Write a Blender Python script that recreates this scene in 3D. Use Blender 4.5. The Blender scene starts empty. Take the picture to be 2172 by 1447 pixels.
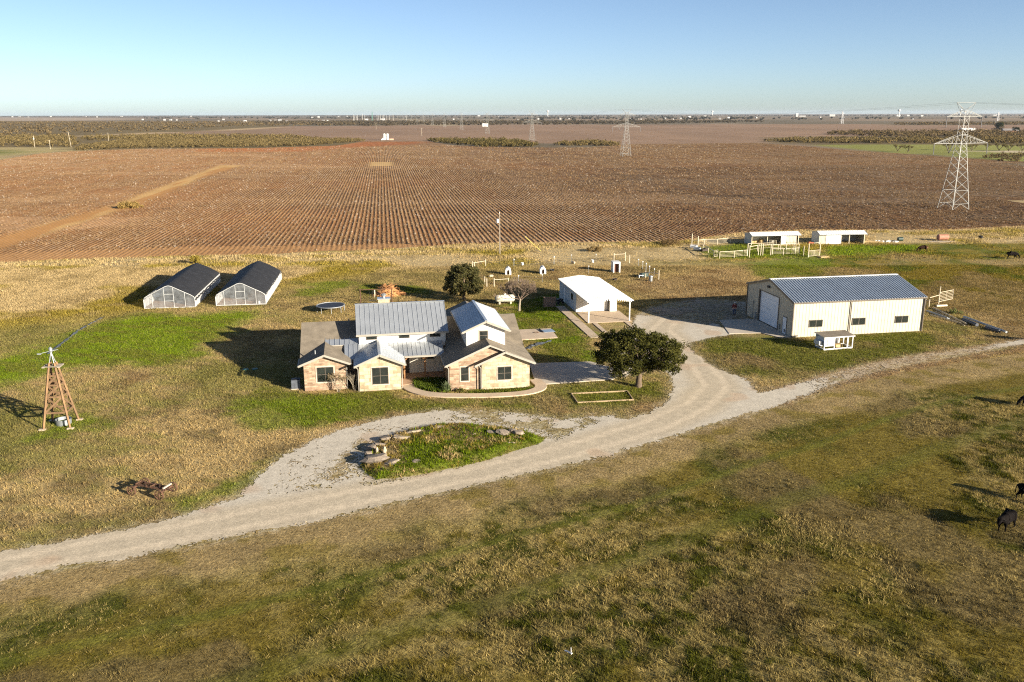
import bpy, math, random
import numpy as np
from mathutils import Vector, Matrix

random.seed(7)
RNG = np.random.default_rng(11)
SC = bpy.context.scene
COL = SC.collection
rad = math.radians

# ------------------------------------------------------------------ survey of the site
# Points were measured in the photograph (2172 x 1447) and carried on to the ground plane.
FPX, CX, CY, CAMH = 1820.0, 1086.0, 723.5, 26.0
PITCH = math.atan((CY - 241.5) / FPX)
ROLL = rad(0.13)
_c, _s = math.cos(PITCH), math.sin(PITCH)


def G(px, py, z=0.0):
    u, v = px - CX, py - CY
    cr, sr = math.cos(ROLL), math.sin(ROLL)
    u, v = u * cr - v * sr, u * sr + v * cr
    dz = -_s - (v / FPX) * _c
    t = (z - CAMH) / dz
    return (u / FPX * t, (_c - (v / FPX) * _s) * t)


def GP(pts):
    return np.array([G(*p) for p in pts])


class Frame:
    """local axes of a building: origin on the ground and heading of its long side"""
    def __init__(self, o, deg):
        self.o, self.a = o, rad(deg)

    def w(self, x, y):
        c, s = math.cos(self.a), math.sin(self.a)
        return (self.o[0] + x * c - y * s, self.o[1] + x * s + y * c)


# ------------------------------------------------------------------ noise on arrays
def _hash(ix, iy, seed):
    h = (ix.astype(np.int64) * 374761393 + iy.astype(np.int64) * 668265263 + seed * 974711) & 0xffffffff
    h = ((h ^ (h >> 13)) * 1274126177) & 0xffffffff
    h = h ^ (h >> 16)
    return (h & 0xffff) / 65535.0


def vn(x, y, seed=0):
    ix, iy = np.floor(x), np.floor(y)
    fx, fy = x - ix, y - iy
    fx, fy = fx * fx * (3 - 2 * fx), fy * fy * (3 - 2 * fy)
    a, b = _hash(ix, iy, seed), _hash(ix + 1, iy, seed)
    c, d = _hash(ix, iy + 1, seed), _hash(ix + 1, iy + 1, seed)
    return (a + (b - a) * fx) * (1 - fy) + (c + (d - c) * fx) * fy


def fbm(x, y, size, octs=4, seed=0, gain=0.5):
    t, amp, n, f = 0.0, 1.0, 0.0, 1.0 / size
    for k in range(octs):
        t = t + amp * vn(x * f + 17.3 * k, y * f - 9.1 * k, seed + k * 31)
        n += amp
        amp *= gain
        f *= 2.03
    return t / n


def sstep(a, b, x):
    t = np.clip((x - a) / (b - a), 0, 1)
    return t * t * (3 - 2 * t)


def sdist(poly, X, Y, pad=8.0):
    """signed distance to a polygon, positive inside; far outside points get -pad"""
    P = np.asarray(poly, float)
    out = np.full(X.shape, -float(pad))
    lo, hi = P.min(0) - pad, P.max(0) + pad
    m = (X > lo[0]) & (X < hi[0]) & (Y > lo[1]) & (Y < hi[1])
    if not m.any():
        return out
    x, y = X[m], Y[m]
    d = np.full(x.shape, 1e9)
    ins = np.zeros(x.shape, bool)
    for i in range(len(P)):
        ax, ay = P[i]
        bx, by = P[(i + 1) % len(P)]
        ex, ey = bx - ax, by - ay
        t = np.clip(((x - ax) * ex + (y - ay) * ey) / (ex * ex + ey * ey + 1e-12), 0, 1)
        d = np.minimum(d, np.hypot(x - ax - t * ex, y - ay - t * ey))
        if ay != by:
            ins ^= ((ay > y) != (by > y)) & (x < (bx - ax) * (y - ay) / (by - ay) + ax)
    out[m] = np.maximum(np.where(ins, d, -d), -pad)
    return out


def pline(pts, X, Y, pad=8.0):
    """distance to an open polyline"""
    P = np.asarray(pts, float)
    out = np.full(X.shape, float(pad))
    lo, hi = P.min(0) - pad, P.max(0) + pad
    m = (X > lo[0]) & (X < hi[0]) & (Y > lo[1]) & (Y < hi[1])
    x, y = X[m], Y[m]
    d = np.full(x.shape, 1e9)
    for i in range(len(P) - 1):
        ax, ay = P[i]
        ex, ey = P[i + 1] - P[i]
        t = np.clip(((x - ax) * ex + (y - ay) * ey) / (ex * ex + ey * ey + 1e-12), 0, 1)
        d = np.minimum(d, np.hypot(x - ax - t * ex, y - ay - t * ey))
    out[m] = np.minimum(d, pad)
    return out


KA = 0.83
# ------------------------------------------------------------------ materials
def _bsdf(m):
    return m.node_tree.nodes['Principled BSDF']


def mat(name, base, rough=0.6, metal=0.0, var=0.15, vs=3.0, bump=0.0, bs=20.0, spec=0.5, col=False, var2=None):
    """principled surface whose colour wanders with two noises; col=True multiplies the mesh's own Col"""
    m = bpy.data.materials.new(name)
    m.use_nodes = True
    nt = m.node_tree
    N, L = nt.nodes, nt.links
    b = _bsdf(m)
    b.inputs['Roughness'].default_value = rough
    b.inputs['Metallic'].default_value = metal
    b.inputs['Specular IOR Level'].default_value = spec
    tc = N.new('ShaderNodeTexCoord')
    n1 = N.new('ShaderNodeTexNoise')
    n1.inputs['Scale'].default_value = vs
    n1.inputs['Detail'].default_value = 5
    L.new(tc.outputs['Object'], n1.inputs['Vector'])
    mr = N.new('ShaderNodeMapRange')
    mr.inputs['From Min'].default_value = 0.28
    mr.inputs['From Max'].default_value = 0.72
    mr.inputs['To Min'].default_value = 1 - var
    mr.inputs['To Max'].default_value = 1 + var
    L.new(n1.outputs['Fac'], mr.inputs['Value'])
    mul = N.new('ShaderNodeVectorMath')
    mul.operation = 'SCALE'
    if col:
        at = N.new('ShaderNodeAttribute')
        at.attribute_name = 'Col'
        L.new(at.outputs['Color'], mul.inputs[0])
    else:
        mul.inputs[0].default_value = tuple(v * KA for v in base)
    L.new(mr.outputs['Result'], mul.inputs['Scale'])
    last = mul
    if var2:
        n2 = N.new('ShaderNodeTexNoise')
        n2.inputs['Scale'].default_value = var2[0]
        n2.inputs['Detail'].default_value = 6
        n2.inputs['Roughness'].default_value = 0.7
        L.new(tc.outputs['Object'], n2.inputs['Vector'])
        m2 = N.new('ShaderNodeMapRange')
        m2.inputs['From Min'].default_value = 0.3
        m2.inputs['From Max'].default_value = 0.7
        m2.inputs['To Min'].default_value = 1 - var2[1]
        m2.inputs['To Max'].default_value = 1 + var2[1]
        L.new(n2.outputs['Fac'], m2.inputs['Value'])
        mul2 = N.new('ShaderNodeVectorMath')
        mul2.operation = 'SCALE'
        L.new(mul.outputs[0], mul2.inputs[0])
        L.new(m2.outputs['Result'], mul2.inputs['Scale'])
        last = mul2
    L.new(last.outputs[0], b.inputs['Base Color'])
    if bump:
        nb = N.new('ShaderNodeTexNoise')
        nb.inputs['Scale'].default_value = bs
        nb.inputs['Detail'].default_value = 6
        nb.inputs['Roughness'].default_value = 0.65
        L.new(tc.outputs['Object'], nb.inputs['Vector'])
        bp = N.new('ShaderNodeBump')
        bp.inputs['Strength'].default_value = 1.0
        bp.inputs['Distance'].default_value = bump
        L.new(nb.outputs['Fac'], bp.inputs['Height'])
        L.new(bp.outputs['Normal'], b.inputs['Normal'])
    return m


def leafmat(name, trans=0.3):
    m = bpy.data.materials.new(name)
    m.use_nodes = True
    nt = m.node_tree
    N, L = nt.nodes, nt.links
    N.clear()
    at = N.new('ShaderNodeAttribute')
    at.attribute_name = 'Col'
    d = N.new('ShaderNodeBsdfDiffuse')
    t = N.new('ShaderNodeBsdfTranslucent')
    mx = N.new('ShaderNodeMixShader')
    mx.inputs[0].default_value = trans
    o = N.new('ShaderNodeOutputMaterial')
    L.new(at.outputs['Color'], d.inputs['Color'])
    L.new(at.outputs['Color'], t.inputs['Color'])
    L.new(d.outputs[0], mx.inputs[1])
    L.new(t.outputs[0], mx.inputs[2])
    L.new(mx.outputs[0], o.inputs['Surface'])
    return m


def masonry(name, c1, c2, mortar, bw, bh, gap, warp=0.0, bias=0.0, tint=None, bump=0.01):
    """brickwork laid on vertical faces of any heading, object space"""
    m = bpy.data.materials.new(name)
    m.use_nodes = True
    nt = m.node_tree
    N, L = nt.nodes, nt.links
    b = _bsdf(m)
    b.inputs['Roughness'].default_value = 0.85
    b.inputs['Specular IOR Level'].default_value = 0.25
    tc = N.new('ShaderNodeTexCoord')
    sp = N.new('ShaderNodeSeparateXYZ')
    sn = N.new('ShaderNodeSeparateXYZ')
    L.new(tc.outputs['Object'], sp.inputs[0])
    L.new(tc.outputs['Normal'], sn.inputs[0])
    ab = N.new('ShaderNodeMath')
    ab.operation = 'ABSOLUTE'
    L.new(sn.outputs['X'], ab.inputs[0])
    gt = N.new('ShaderNodeMath')
    gt.operation = 'GREATER_THAN'
    gt.inputs[1].default_value = 0.6
    L.new(ab.outputs[0], gt.inputs[0])
    mx = N.new('ShaderNodeMix')
    L.new(gt.outputs[0], mx.inputs['Factor'])
    L.new(sp.outputs['X'], mx.inputs[2])
    L.new(sp.outputs['Y'], mx.inputs[3])
    cb = N.new('ShaderNodeCombineXYZ')
    L.new(mx.outputs[0], cb.inputs['X'])
    L.new(sp.outputs['Z'], cb.inputs['Y'])
    vec = cb
    if warp:
        nz = N.new('ShaderNodeTexNoise')
        nz.inputs['Scale'].default_value = 1.3
        L.new(cb.outputs[0], nz.inputs['Vector'])
        sc = N.new('ShaderNodeVectorMath')
        sc.operation = 'SCALE'
        sc.inputs['Scale'].default_value = warp
        L.new(nz.outputs['Color'], sc.inputs[0])
        ad = N.new('ShaderNodeVectorMath')
        L.new(cb.outputs[0], ad.inputs[0])
        L.new(sc.outputs[0], ad.inputs[1])
        vec = ad
    br = N.new('ShaderNodeTexBrick')
    br.offset = 0.5
    br.squash = 1.35 if warp else 1.0
    br.squash_frequency = 3
    L.new(vec.outputs[0], br.inputs['Vector'])
    br.inputs['Scale'].default_value = 1.0
    br.inputs['Brick Width'].default_value = bw
    br.inputs['Row Height'].default_value = bh
    br.inputs['Mortar Size'].default_value = gap
    br.inputs['Mortar Smooth'].default_value = 0.3
    br.inputs['Bias'].default_value = bias
    br.inputs['Color1'].default_value = (*(v * KA for v in c1), 1)
    br.inputs['Color2'].default_value = (*(v * KA for v in c2), 1)
    br.inputs['Mortar'].default_value = (*(v * KA for v in mortar), 1)
    nz2 = N.new('ShaderNodeTexNoise')
    nz2.inputs['Scale'].default_value = 2.2
    nz2.inputs['Detail'].default_value = 6
    L.new(tc.outputs['Object'], nz2.inputs['Vector'])
    mr = N.new('ShaderNodeMapRange')
    mr.inputs['From Min'].default_value = 0.3
    mr.inputs['From Max'].default_value = 0.7
    mr.inputs['To Min'].default_value = 0.72
    mr.inputs['To Max'].default_value = 1.2
    L.new(nz2.outputs['Fac'], mr.inputs['Value'])
    ml = N.new('ShaderNodeVectorMath')
    ml.operation = 'SCALE'
    L.new(br.outputs['Color'], ml.inputs[0])
    L.new(mr.outputs['Result'], ml.inputs['Scale'])
    L.new(ml.outputs[0], b.inputs['Base Color'])
    bp = N.new('ShaderNodeBump')
    bp.inputs['Distance'].default_value = bump
    bp.invert = True
    L.new(br.outputs['Fac'], bp.inputs['Height'])
    L.new(bp.outputs['Normal'], b.inputs['Normal'])
    return m


def glassy(name, base, rough=0.06):
    m = mat(name, base, rough, 0.0, 0.35, 1.3, spec=0.6)
    return m


def film(name, base, alpha, rough=0.35):
    """thin milky plastic sheet: part clear, part scattering, a little shine"""
    m = bpy.data.materials.new(name)
    m.use_nodes = True
    nt = m.node_tree
    N, L = nt.nodes, nt.links
    N.clear()
    tc = N.new('ShaderNodeTexCoord')
    nz = N.new('ShaderNodeTexNoise')
    nz.inputs['Scale'].default_value = 1.4
    nz.inputs['Detail'].default_value = 4
    L.new(tc.outputs['Object'], nz.inputs['Vector'])
    mr = N.new('ShaderNodeMapRange')
    mr.inputs['From Min'].default_value = 0.3
    mr.inputs['From Max'].default_value = 0.7
    mr.inputs['To Min'].default_value = alpha - 0.12
    mr.inputs['To Max'].default_value = alpha + 0.12
    L.new(nz.outputs['Fac'], mr.inputs['Value'])
    tr = N.new('ShaderNodeBsdfTransparent')
    df = N.new('ShaderNodeBsdfDiffuse')
    df.inputs['Color'].default_value = (*base, 1)
    tl = N.new('ShaderNodeBsdfTranslucent')
    tl.inputs['Color'].default_value = (*base, 1)
    gl = N.new('ShaderNodeBsdfGlossy')
    gl.inputs['Roughness'].default_value = rough
    gl.inputs['Color'].default_value = (0.7, 0.72, 0.75, 1)
    a = N.new('ShaderNodeMixShader')
    a.inputs[0].default_value = 0.4
    L.new(df.outputs[0], a.inputs[1])
    L.new(tl.outputs[0], a.inputs[2])
    c = N.new('ShaderNodeMixShader')
    c.inputs[0].default_value = 0.12
    L.new(a.outputs[0], c.inputs[1])
    L.new(gl.outputs[0], c.inputs[2])
    d = N.new('ShaderNodeMixShader')
    L.new(mr.outputs['Result'], d.inputs[0])
    L.new(tr.outputs[0], d.inputs[1])
    L.new(c.outputs[0], d.inputs[2])
    o = N.new('ShaderNodeOutputMaterial')
    L.new(d.outputs[0], o.inputs['Surface'])
    return m


def shingles(name, base):
    m = mat(name, base, 0.9, 0, 0.22, 1.2, 0.012, 28, spec=0.2, var2=(22, 0.28))
    return m


M = {}
M['trim'] = mat('taupe_trim', (0.34, 0.31, 0.26), 0.55, var=0.06)
M['white_siding'] = mat('white_siding', (0.66, 0.64, 0.60), 0.7, var=0.05, vs=1.2)
M['porch_wall'] = mat('cream_siding', (0.62, 0.58, 0.50), 0.75, var=0.05)
M['brick'] = masonry('pink_brick', (0.255, 0.155, 0.095), (0.47, 0.35, 0.24), (0.35, 0.285, 0.21), 0.5, 0.17, 0.018, bias=0.0)
M['stone'] = masonry('cream_limestone', (0.52, 0.435, 0.30), (0.24, 0.16, 0.075), (0.42, 0.34, 0.23), 0.78, 0.36, 0.03, warp=0.3, bias=-0.36)
M['shingle'] = shingles('weathered_shingle', (0.215, 0.18, 0.135))
M['roof_metal'] = mat('galvalume', (0.50, 0.53, 0.56), 0.30, 0.55, 0.08, 0.9)
M['glass'] = glassy('window_glass', (0.022, 0.026, 0.024))
M['frame_dark'] = mat('bronze_frame', (0.13, 0.11, 0.085), 0.45, 0.2)
M['frame_light'] = mat('beige_surround', (0.55, 0.47, 0.36), 0.7)
M['concrete'] = mat('concrete', (0.50, 0.43, 0.34), 0.9, 0, 0.12, 0.7, 0.004, 30, var2=(6, 0.12))
M['concrete_tan'] = mat('tan_concrete', (0.52, 0.40, 0.28), 0.9, 0, 0.14, 0.7, 0.004, 30, var2=(6, 0.12))
M['porch_floor'] = mat('stained_porch_slab', (0.42, 0.27, 0.17), 0.8, 0, 0.12)
M['wood'] = mat('cedar_wood', (0.26, 0.13, 0.05), 0.75, 0, 0.25, 2.0)
M['old_wood'] = mat('weathered_wood', (0.30, 0.26, 0.20), 0.85, 0, 0.2, 3.0)
M['tower_wood'] = mat('rust_brown_tower_timber', (0.20, 0.115, 0.05), 0.8, 0, 0.35, 1.5)
M['rust'] = mat('rusty_iron', (0.10, 0.048, 0.025), 0.85, 0.1, 0.4, 5.0)
M['galv'] = mat('galvanised_steel', (0.34, 0.36, 0.37), 0.45, 0.5, 0.15)
M['pylon_steel'] = mat('pale_lattice_steel', (0.24, 0.24, 0.225), 0.55, 0.15, 0.1)
M['cream_pipe'] = mat('cream_painted_pipe', (0.56, 0.48, 0.34), 0.55, 0, 0.1)
M['white_paint'] = mat('white_paint', (0.68, 0.67, 0.64), 0.55, 0, 0.05)
M['barn_wall'] = mat('light_tan_steel_sheet', (0.50, 0.455, 0.355), 0.45, 0, 0.06, 0.8, var2=(.6, .05))
M['barn_trim'] = mat('dark_bronze_trim', (0.13, 0.105, 0.08), 0.45, 0.1, 0.08)
M['barn_roof'] = mat('ribbed_galvalume', (0.50, 0.56, 0.62), 0.34, 0.6, 0.06, 0.6)
M['door_white'] = mat('white_door_paint', (0.80, 0.84, 0.88), 0.45, 0, 0.05, 1.0)
M['carport_roof'] = mat('white_roof_sheet', (0.80, 0.79, 0.76), 0.5, 0, 0.05, 0.8)
M['shade_cloth'] = mat('black_shade_cloth', (0.021, 0.021, 0.023), 0.75, 0, 0.3, 1.2, 0.02, 3.0, spec=0.3)
M['poly_film'] = film('clear_poly_film', (0.50, 0.53, 0.55), 0.30)
M['poly_white'] = film('milky_poly_film', (0.78, 0.78, 0.76), 0.82)
M['poly_frame'] = mat('white_hoop_pipe', (0.50, 0.51, 0.50), 0.5)
M['black'] = mat('black_plastic', (0.018, 0.018, 0.02), 0.55, 0, 0.2)
M['dark_void'] = mat('dark_timber', (0.05, 0.035, 0.025), 0.9)
M['rubber'] = mat('trampoline_mat', (0.02, 0.022, 0.03), 0.6)
M['blue_pad'] = mat('pale_blue_pad', (0.24, 0.32, 0.42), 0.6, 0, 0.15)
M['teal'] = mat('teal_plastic', (0.025, 0.15, 0.14), 0.5)
M['tank_paint'] = mat('chalky_tank_paint', (0.55, 0.54, 0.44), 0.6, 0, 0.35, 2.2, var2=(7, 0.3))
M['stone_rock'] = mat('lichen_rock', (0.25, 0.20, 0.15), 0.9, 0, 0.4, 2.0, 0.03, 6, var2=(9, 0.35))
M['pale_rock'] = mat('pale_limestone_rock', (0.46, 0.37, 0.26), 0.9, 0, 0.25, 2.0, 0.02, 8)
M['bark'] = mat('dark_bark', (0.12, 0.085, 0.055), 0.95, 0, 0.3, 6, 0.02, 12)
M['pale_bark'] = mat('grey_bark', (0.28, 0.235, 0.17), 0.95, 0, 0.25, 6, 0.02, 12)
M['twig'] = mat('bare_twigs', (0.19, 0.135, 0.095), 0.95, 0, 0.25, 3)
M['pole_wood'] = mat('grey_pole_wood', (0.30, 0.25, 0.19), 0.9, 0, 0.2, 2)
M['leaf'] = leafmat('leaves')
M['grass'] = leafmat('grass_blades', 0.35)
M['cow_black'] = mat('black_hide', (0.007, 0.005, 0.0045), 0.9, 0, 0.4, 2.0, spec=0.08)
M['cow_brown'] = mat('dark_brown_hide', (0.035, 0.016, 0.009), 0.9, 0, 0.5, 1.6, spec=0.08)
M['tan_hide'] = mat('tan_rump', (0.42, 0.22, 0.09), 0.8)
M['skin'] = mat('skin', (0.50, 0.30, 0.21), 0.6, 0, 0.06)
M['red_cloth'] = mat('dark_red_jacket', (0.20, 0.02, 0.018), 0.85, 0, 0.2, 6)
M['denim'] = mat('blue_denim', (0.04, 0.07, 0.16), 0.85, 0, 0.2, 8)
M['brown_panel'] = mat('brown_block_screen', (0.17, 0.12, 0.095), 0.9, 0, 0.2, 4)
M['green_bin'] = mat('dark_green_bin', (0.012, 0.04, 0.03), 0.5)
M['tarp'] = mat('faded_dark_tarp', (0.075, 0.085, 0.105), 0.6, 0, 0.4, 2.5)
M['paper'] = mat('white_scrap', (0.72, 0.71, 0.68), 0.7)
M['orange'] = mat('rust_orange_paint', (0.42, 0.10, 0.03), 0.7)
M['straw'] = mat('hay', (0.50, 0.36, 0.17), 0.95, 0, 0.25, 6)
M['far_wall'] = mat('pale_far_wall', (0.40, 0.39, 0.37), 0.8)
M['far_roof'] = mat('grey_far_roof', (0.26, 0.24, 0.23), 0.8)
M['far_brick'] = mat('red_far_wall', (0.40, 0.20, 0.13), 0.85)
M['far_green'] = mat('green_steel', (0.10, 0.24, 0.20), 0.6)
M['wire'] = mat('dull_wire', (0.22, 0.22, 0.23), 0.5, 0.5)


# ------------------------------------------------------------------ mesh building
class MB:
    """gathers simple solids and links them as ONE mesh object"""
    def __init__(self):
        self.v, self.f, self.m = [], [], []

    def _add(self, vs, fs, mi=0):
        o = len(self.v)
        self.v += [tuple(p) for p in vs]
        self.f += [tuple(i + o for i in f) for f in fs]
        self.m += [mi] * len(fs)
        return self

    def box(self, x0, x1, y0, y1, z0, z1, mi=0):
        vs = [(x, y, z) for z in (z0, z1) for x, y in ((x0, y0), (x1, y0), (x1, y1), (x0, y1))]
        return self._add(vs, [(3, 2, 1, 0), (4, 5, 6, 7), (0, 1, 5, 4), (1, 2, 6, 5), (2, 3, 7, 6), (3, 0, 4, 7)], mi)

    def cbox(self, cx, cy, cz, sx, sy, sz, rz=0.0, mi=0):
        c, s = math.cos(rz), math.sin(rz)
        vs = []
        for z in (-sz / 2, sz / 2):
            for x, y in ((-1, -1), (1, -1), (1, 1), (-1, 1)):
                x, y = x * sx / 2, y * sy / 2
                vs.append((cx + x * c - y * s, cy + x * s + y * c, cz + z))
        return self._add(vs, [(3, 2, 1, 0), (4, 5, 6, 7), (0, 1, 5, 4), (1, 2, 6, 5), (2, 3, 7, 6), (3, 0, 4, 7)], mi)

    def bar(self, a, b, w, h=None, mi=0, up=(0, 0, 1)):
        """rectangular bar from a to b"""
        h = h or w
        a, b = Vector(a), Vector(b)
        d = (b - a).normalized()
        u = Vector(up)
        if abs(d.dot(u)) > 0.98:
            u = Vector((1, 0, 0))
        s = d.cross(u).normalized() * (w / 2)
        t = s.cross(d).normalized() * (h / 2)
        vs = [p + q for p in (a, b) for q in (-s - t, s - t, s + t, -s + t)]
        return self._add(vs, [(3, 2, 1, 0), (4, 5, 6, 7), (0, 1, 5, 4), (1, 2, 6, 5), (2, 3, 7, 6), (3, 0, 4, 7)], mi)

    def tube(self, pts, r, n=8, mi=0, cap=True):
        """round bar along a polyline; r is one radius or one per point"""
        pts = [Vector(p) for p in pts]
        rs = r if isinstance(r, (list, tuple)) else [r] * len(pts)
        vs, fs = [], []
        for i, p in enumerate(pts):
            d = (pts[min(i + 1, len(pts) - 1)] - pts[max(i - 1, 0)]).normalized()
            u = Vector((0, 0, 1)) if abs(d.z) < 0.95 else Vector((1, 0, 0))
            s = d.cross(u).normalized()
            t = s.cross(d).normalized()
            for k in range(n):
                a = 2 * math.pi * k / n
                vs.append(p + (s * math.cos(a) + t * math.sin(a)) * rs[i])
        for i in range(len(pts) - 1):
            for k in range(n):
                k2 = (k + 1) % n
                fs.append((i * n + k, i * n + k2, (i + 1) * n + k2, (i + 1) * n + k))
        if cap:
            fs.append(tuple(range(n))[::-1])
            fs.append(tuple((len(pts) - 1) * n + k for k in range(n)))
        return self._add(vs, fs, mi)

    def lathe(self, prof, n=16, c=(0, 0, 0), mi=0, axis='z'):
        """profile of (radius, height) turned round an axis"""
        vs, fs = [], []
        for r, h in prof:
            for k in range(n):
                a = 2 * math.pi * k / n
                p = (r * math.cos(a), r * math.sin(a), h)
                if axis == 'x':
                    p = (p[2], p[0], p[1])
                elif axis == 'y':
                    p = (p[0], p[2], p[1])
                vs.append((p[0] + c[0], p[1] + c[1], p[2] + c[2]))
        for i in range(len(prof) - 1):
            for k in range(n):
                k2 = (k + 1) % n
                fs.append((i * n + k, i * n + k2, (i + 1) * n + k2, (i + 1) * n + k))
        fs.append(tuple(range(n))[::-1])
        fs.append(tuple((len(prof) - 1) * n + k for k in range(n)))
        return self._add(vs, fs, mi)

    def prism(self, poly, d, mi=0):
        """planar polygon of 3-D points thickened by the vector d"""
        n = len(poly)
        p = [Vector(q) for q in poly]
        d = Vector(d)
        vs = p + [q + d for q in p]
        fs = [tuple(range(n))[::-1], tuple(range(n, 2 * n))]
        fs += [(i, (i + 1) % n, n + (i + 1) % n, n + i) for i in range(n)]
        return self._add(vs, fs, mi)

    def slab(self, poly, t, mi_top=0, mi_side=1):
        """roof sheet: polygon on top, thickness t downwards"""
        n = len(poly)
        p = [Vector(q) for q in poly]
        vs = p + [q - Vector((0, 0, t)) for q in p]
        self._add(vs, [tuple(range(n))], mi_top)
        o = len(self.v) - 2 * n
        fs = [tuple(range(n, 2 * n))[::-1]] + [(i, n + i, n + (i + 1) % n, (i + 1) % n) for i in range(n)]
        self.f += [tuple(i + o for i in f) for f in fs]
        self.m += [mi_side] * len(fs)
        return self

    def build(self, name, mats, parent=None, smooth=False):
        me = bpy.data.meshes.new(name)
        me.from_pydata([tuple(p) for p in self.v], [], self.f)
        for q in (mats if isinstance(mats, (list, tuple)) else [mats]):
            me.materials.append(q)
        me.polygons.foreach_set('material_index', self.m)
        if smooth:
            me.polygons.foreach_set('use_smooth', [True] * len(self.f))
        import bmesh
        bm = bmesh.new()
        bm.from_mesh(me)
        bmesh.ops.recalc_face_normals(bm, faces=bm.faces)
        bm.to_mesh(me)
        bm.free()
        o = bpy.data.objects.new(name, me)
        COL.objects.link(o)
        if parent:
            o.parent = parent
        return o


def npmesh(name, V, F, mt, C=None, parent=None, smooth=False):
    """big mesh straight from arrays: V n x 3, F m x k, C n x 3 colours"""
    me = bpy.data.meshes.new(name)
    V = np.ascontiguousarray(V, np.float32)
    F = np.ascontiguousarray(F, np.int32)
    k = F.shape[1]
    me.vertices.add(len(V))
    me.vertices.foreach_set('co', V.ravel())
    me.loops.add(F.size)
    me.loops.foreach_set('vertex_index', F.ravel())
    me.polygons.add(len(F))
    me.polygons.foreach_set('loop_start', np.arange(0, F.size, k, dtype=np.int32))
    me.polygons.foreach_set('use_smooth', np.full(len(F), smooth))
    me.update(calc_edges=True)
    if C is not None:
        a = me.color_attributes.new('Col', 'FLOAT_COLOR', 'POINT')
        a.data.foreach_set('color', np.hstack([C * KA, np.ones((len(C), 1))]).astype(np.float32).ravel())
    me.materials.append(mt)
    o = bpy.data.objects.new(name, me)
    COL.objects.link(o)
    if parent:
        o.parent = parent
    return o


def tag(o, label=None, cat=None, group=None, kind=None):
    if label:
        o['label'] = label
    if cat:
        o['category'] = cat
    if group:
        o['group'] = group
    if kind:
        o['kind'] = kind
    return o


def thing(name, label, cat, loc=(0, 0), rz=0.0, group=None, z=0.0):
    o = bpy.data.objects.new(name, None)
    COL.objects.link(o)
    o.empty_display_size = 0.3
    o.location = (loc[0], loc[1], z)
    o.rotation_euler = (0, 0, rz)
    return tag(o, label, cat, group)


def dup(root, loc, rz, label=None, group=None, scale=None):
    r = root.copy()
    COL.objects.link(r)
    r.location = (loc[0], loc[1], root.location.z)
    r.rotation_euler = (0, 0, rz)
    if scale:
        r.scale = (scale,) * 3
    if label:
        r['label'] = label
    if group:
        r['group'] = group
    for ch in list(root.children):
        c = ch.copy()
        COL.objects.link(c)
        c.parent = r
        for g in list(ch.children):
            d = g.copy()
            COL.objects.link(d)
            d.parent = c
    return r


def place(o, loc, rz=0.0, z=0.0):
    o.location = (loc[0], loc[1], z)
    o.rotation_euler = (0, 0, rz)
    return o
HAZE, SUN, SKY, EXPO, SKYP, DENOISE = 2.0e-5, 4.8, .0525, 1.65, (0.7, 2.8, 1.4), False

# ================================================================== SETTING: land
HO = G(647.1, 830)                    # house corner
HF = Frame(HO, 10.3)
BF = Frame(G(1679, 716), 10.32)       # steel barn
CF = Frame(G(1248, 685), 10.3)        # carport
GF = Frame(G(306.5, 655), 7.9)       # greenhouses

ROAD = GP([(-160, 1268), (0, 1232), (138, 1201), (276, 1179), (414, 1150), (607, 1117), (814, 1069), (1022, 1026),
           (1229, 978), (1300, 962), (1420, 925), (1541, 889), (1641, 862), (1740, 826), (1850, 790), (1960, 767), (2060, 750), (2250, 716), (2250, 707), (2060, 740), (1950, 753), (1850, 773), (1750, 798), (1661, 824), (1605, 836),
           (1581, 804), (1525, 784), (1481, 756), (1461, 740), (1463, 727), (1508, 716), (1556, 709), (1513, 684),
           (1583, 676), (1583, 640), (1480, 634), (1385, 650), (1352, 668), (1340, 696), (1322, 712),
           (1300, 705), (1285, 722), (1300, 770), (1322, 800), (1400, 780), (1428, 800), (1430, 822), (1416, 850), (1385, 872), (1330, 890),
           (1300, 881), (1250, 883), (1187, 889), (1146, 883), (1104, 875), (1022, 873), (939, 870), (856, 879),
           (773, 899), (690, 924), (607, 966), (545, 1015), (512, 1049), (400, 1090), (276, 1121), (166, 1144), (0, 1175), (-160, 1205)])
ISLE = GP([(764, 986), (784, 953), (813, 931), (864, 913), (928, 900), (983, 898), (1027, 902), (1105, 911), (1160, 929),
           (1149, 940), (1071, 964), (1027, 979), (961, 993), (895, 1006), (839, 1015), (795, 1017), (773, 1004)])
TRACK1 = GP([(1655, 832), (1750, 801), (1850, 776), (1950, 757), (2050, 742), (2172, 723), (2330, 700)])
TRACK2 = GP([(1665, 850), (1800, 808), (1900, 786), (2000, 768), (2100, 752), (2172, 742), (2330, 716)])
MAINLINE = GP([(-160, 1235), (0, 1202), (276, 1150), (607, 1085), (814, 1042), (1022, 1002), (1229, 950), (1380, 905),
               (1480, 860), (1520, 820), (1490, 780), (1440, 735), (1400, 700), (1430, 670), (1540, 655)])
DRIVE = GP([(1123, 772), (1252, 768), (1330, 790), (1300, 806), (1141, 817), (1131, 800)])


def path_strip(pts, w):
    """band of width w round a local polyline (house frame points)"""
    P = [np.array(p, float) for p in pts]
    L_, R_ = [], []
    for i, p in enumerate(P):
        d = P[min(i + 1, len(P) - 1)] - P[max(i - 1, 0)]
        d = d / np.hypot(*d)
        n = np.array([-d[1], d[0]])
        L_.append(p + n * w / 2)
        R_.append(p - n * w / 2)
    return L_, R_


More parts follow.
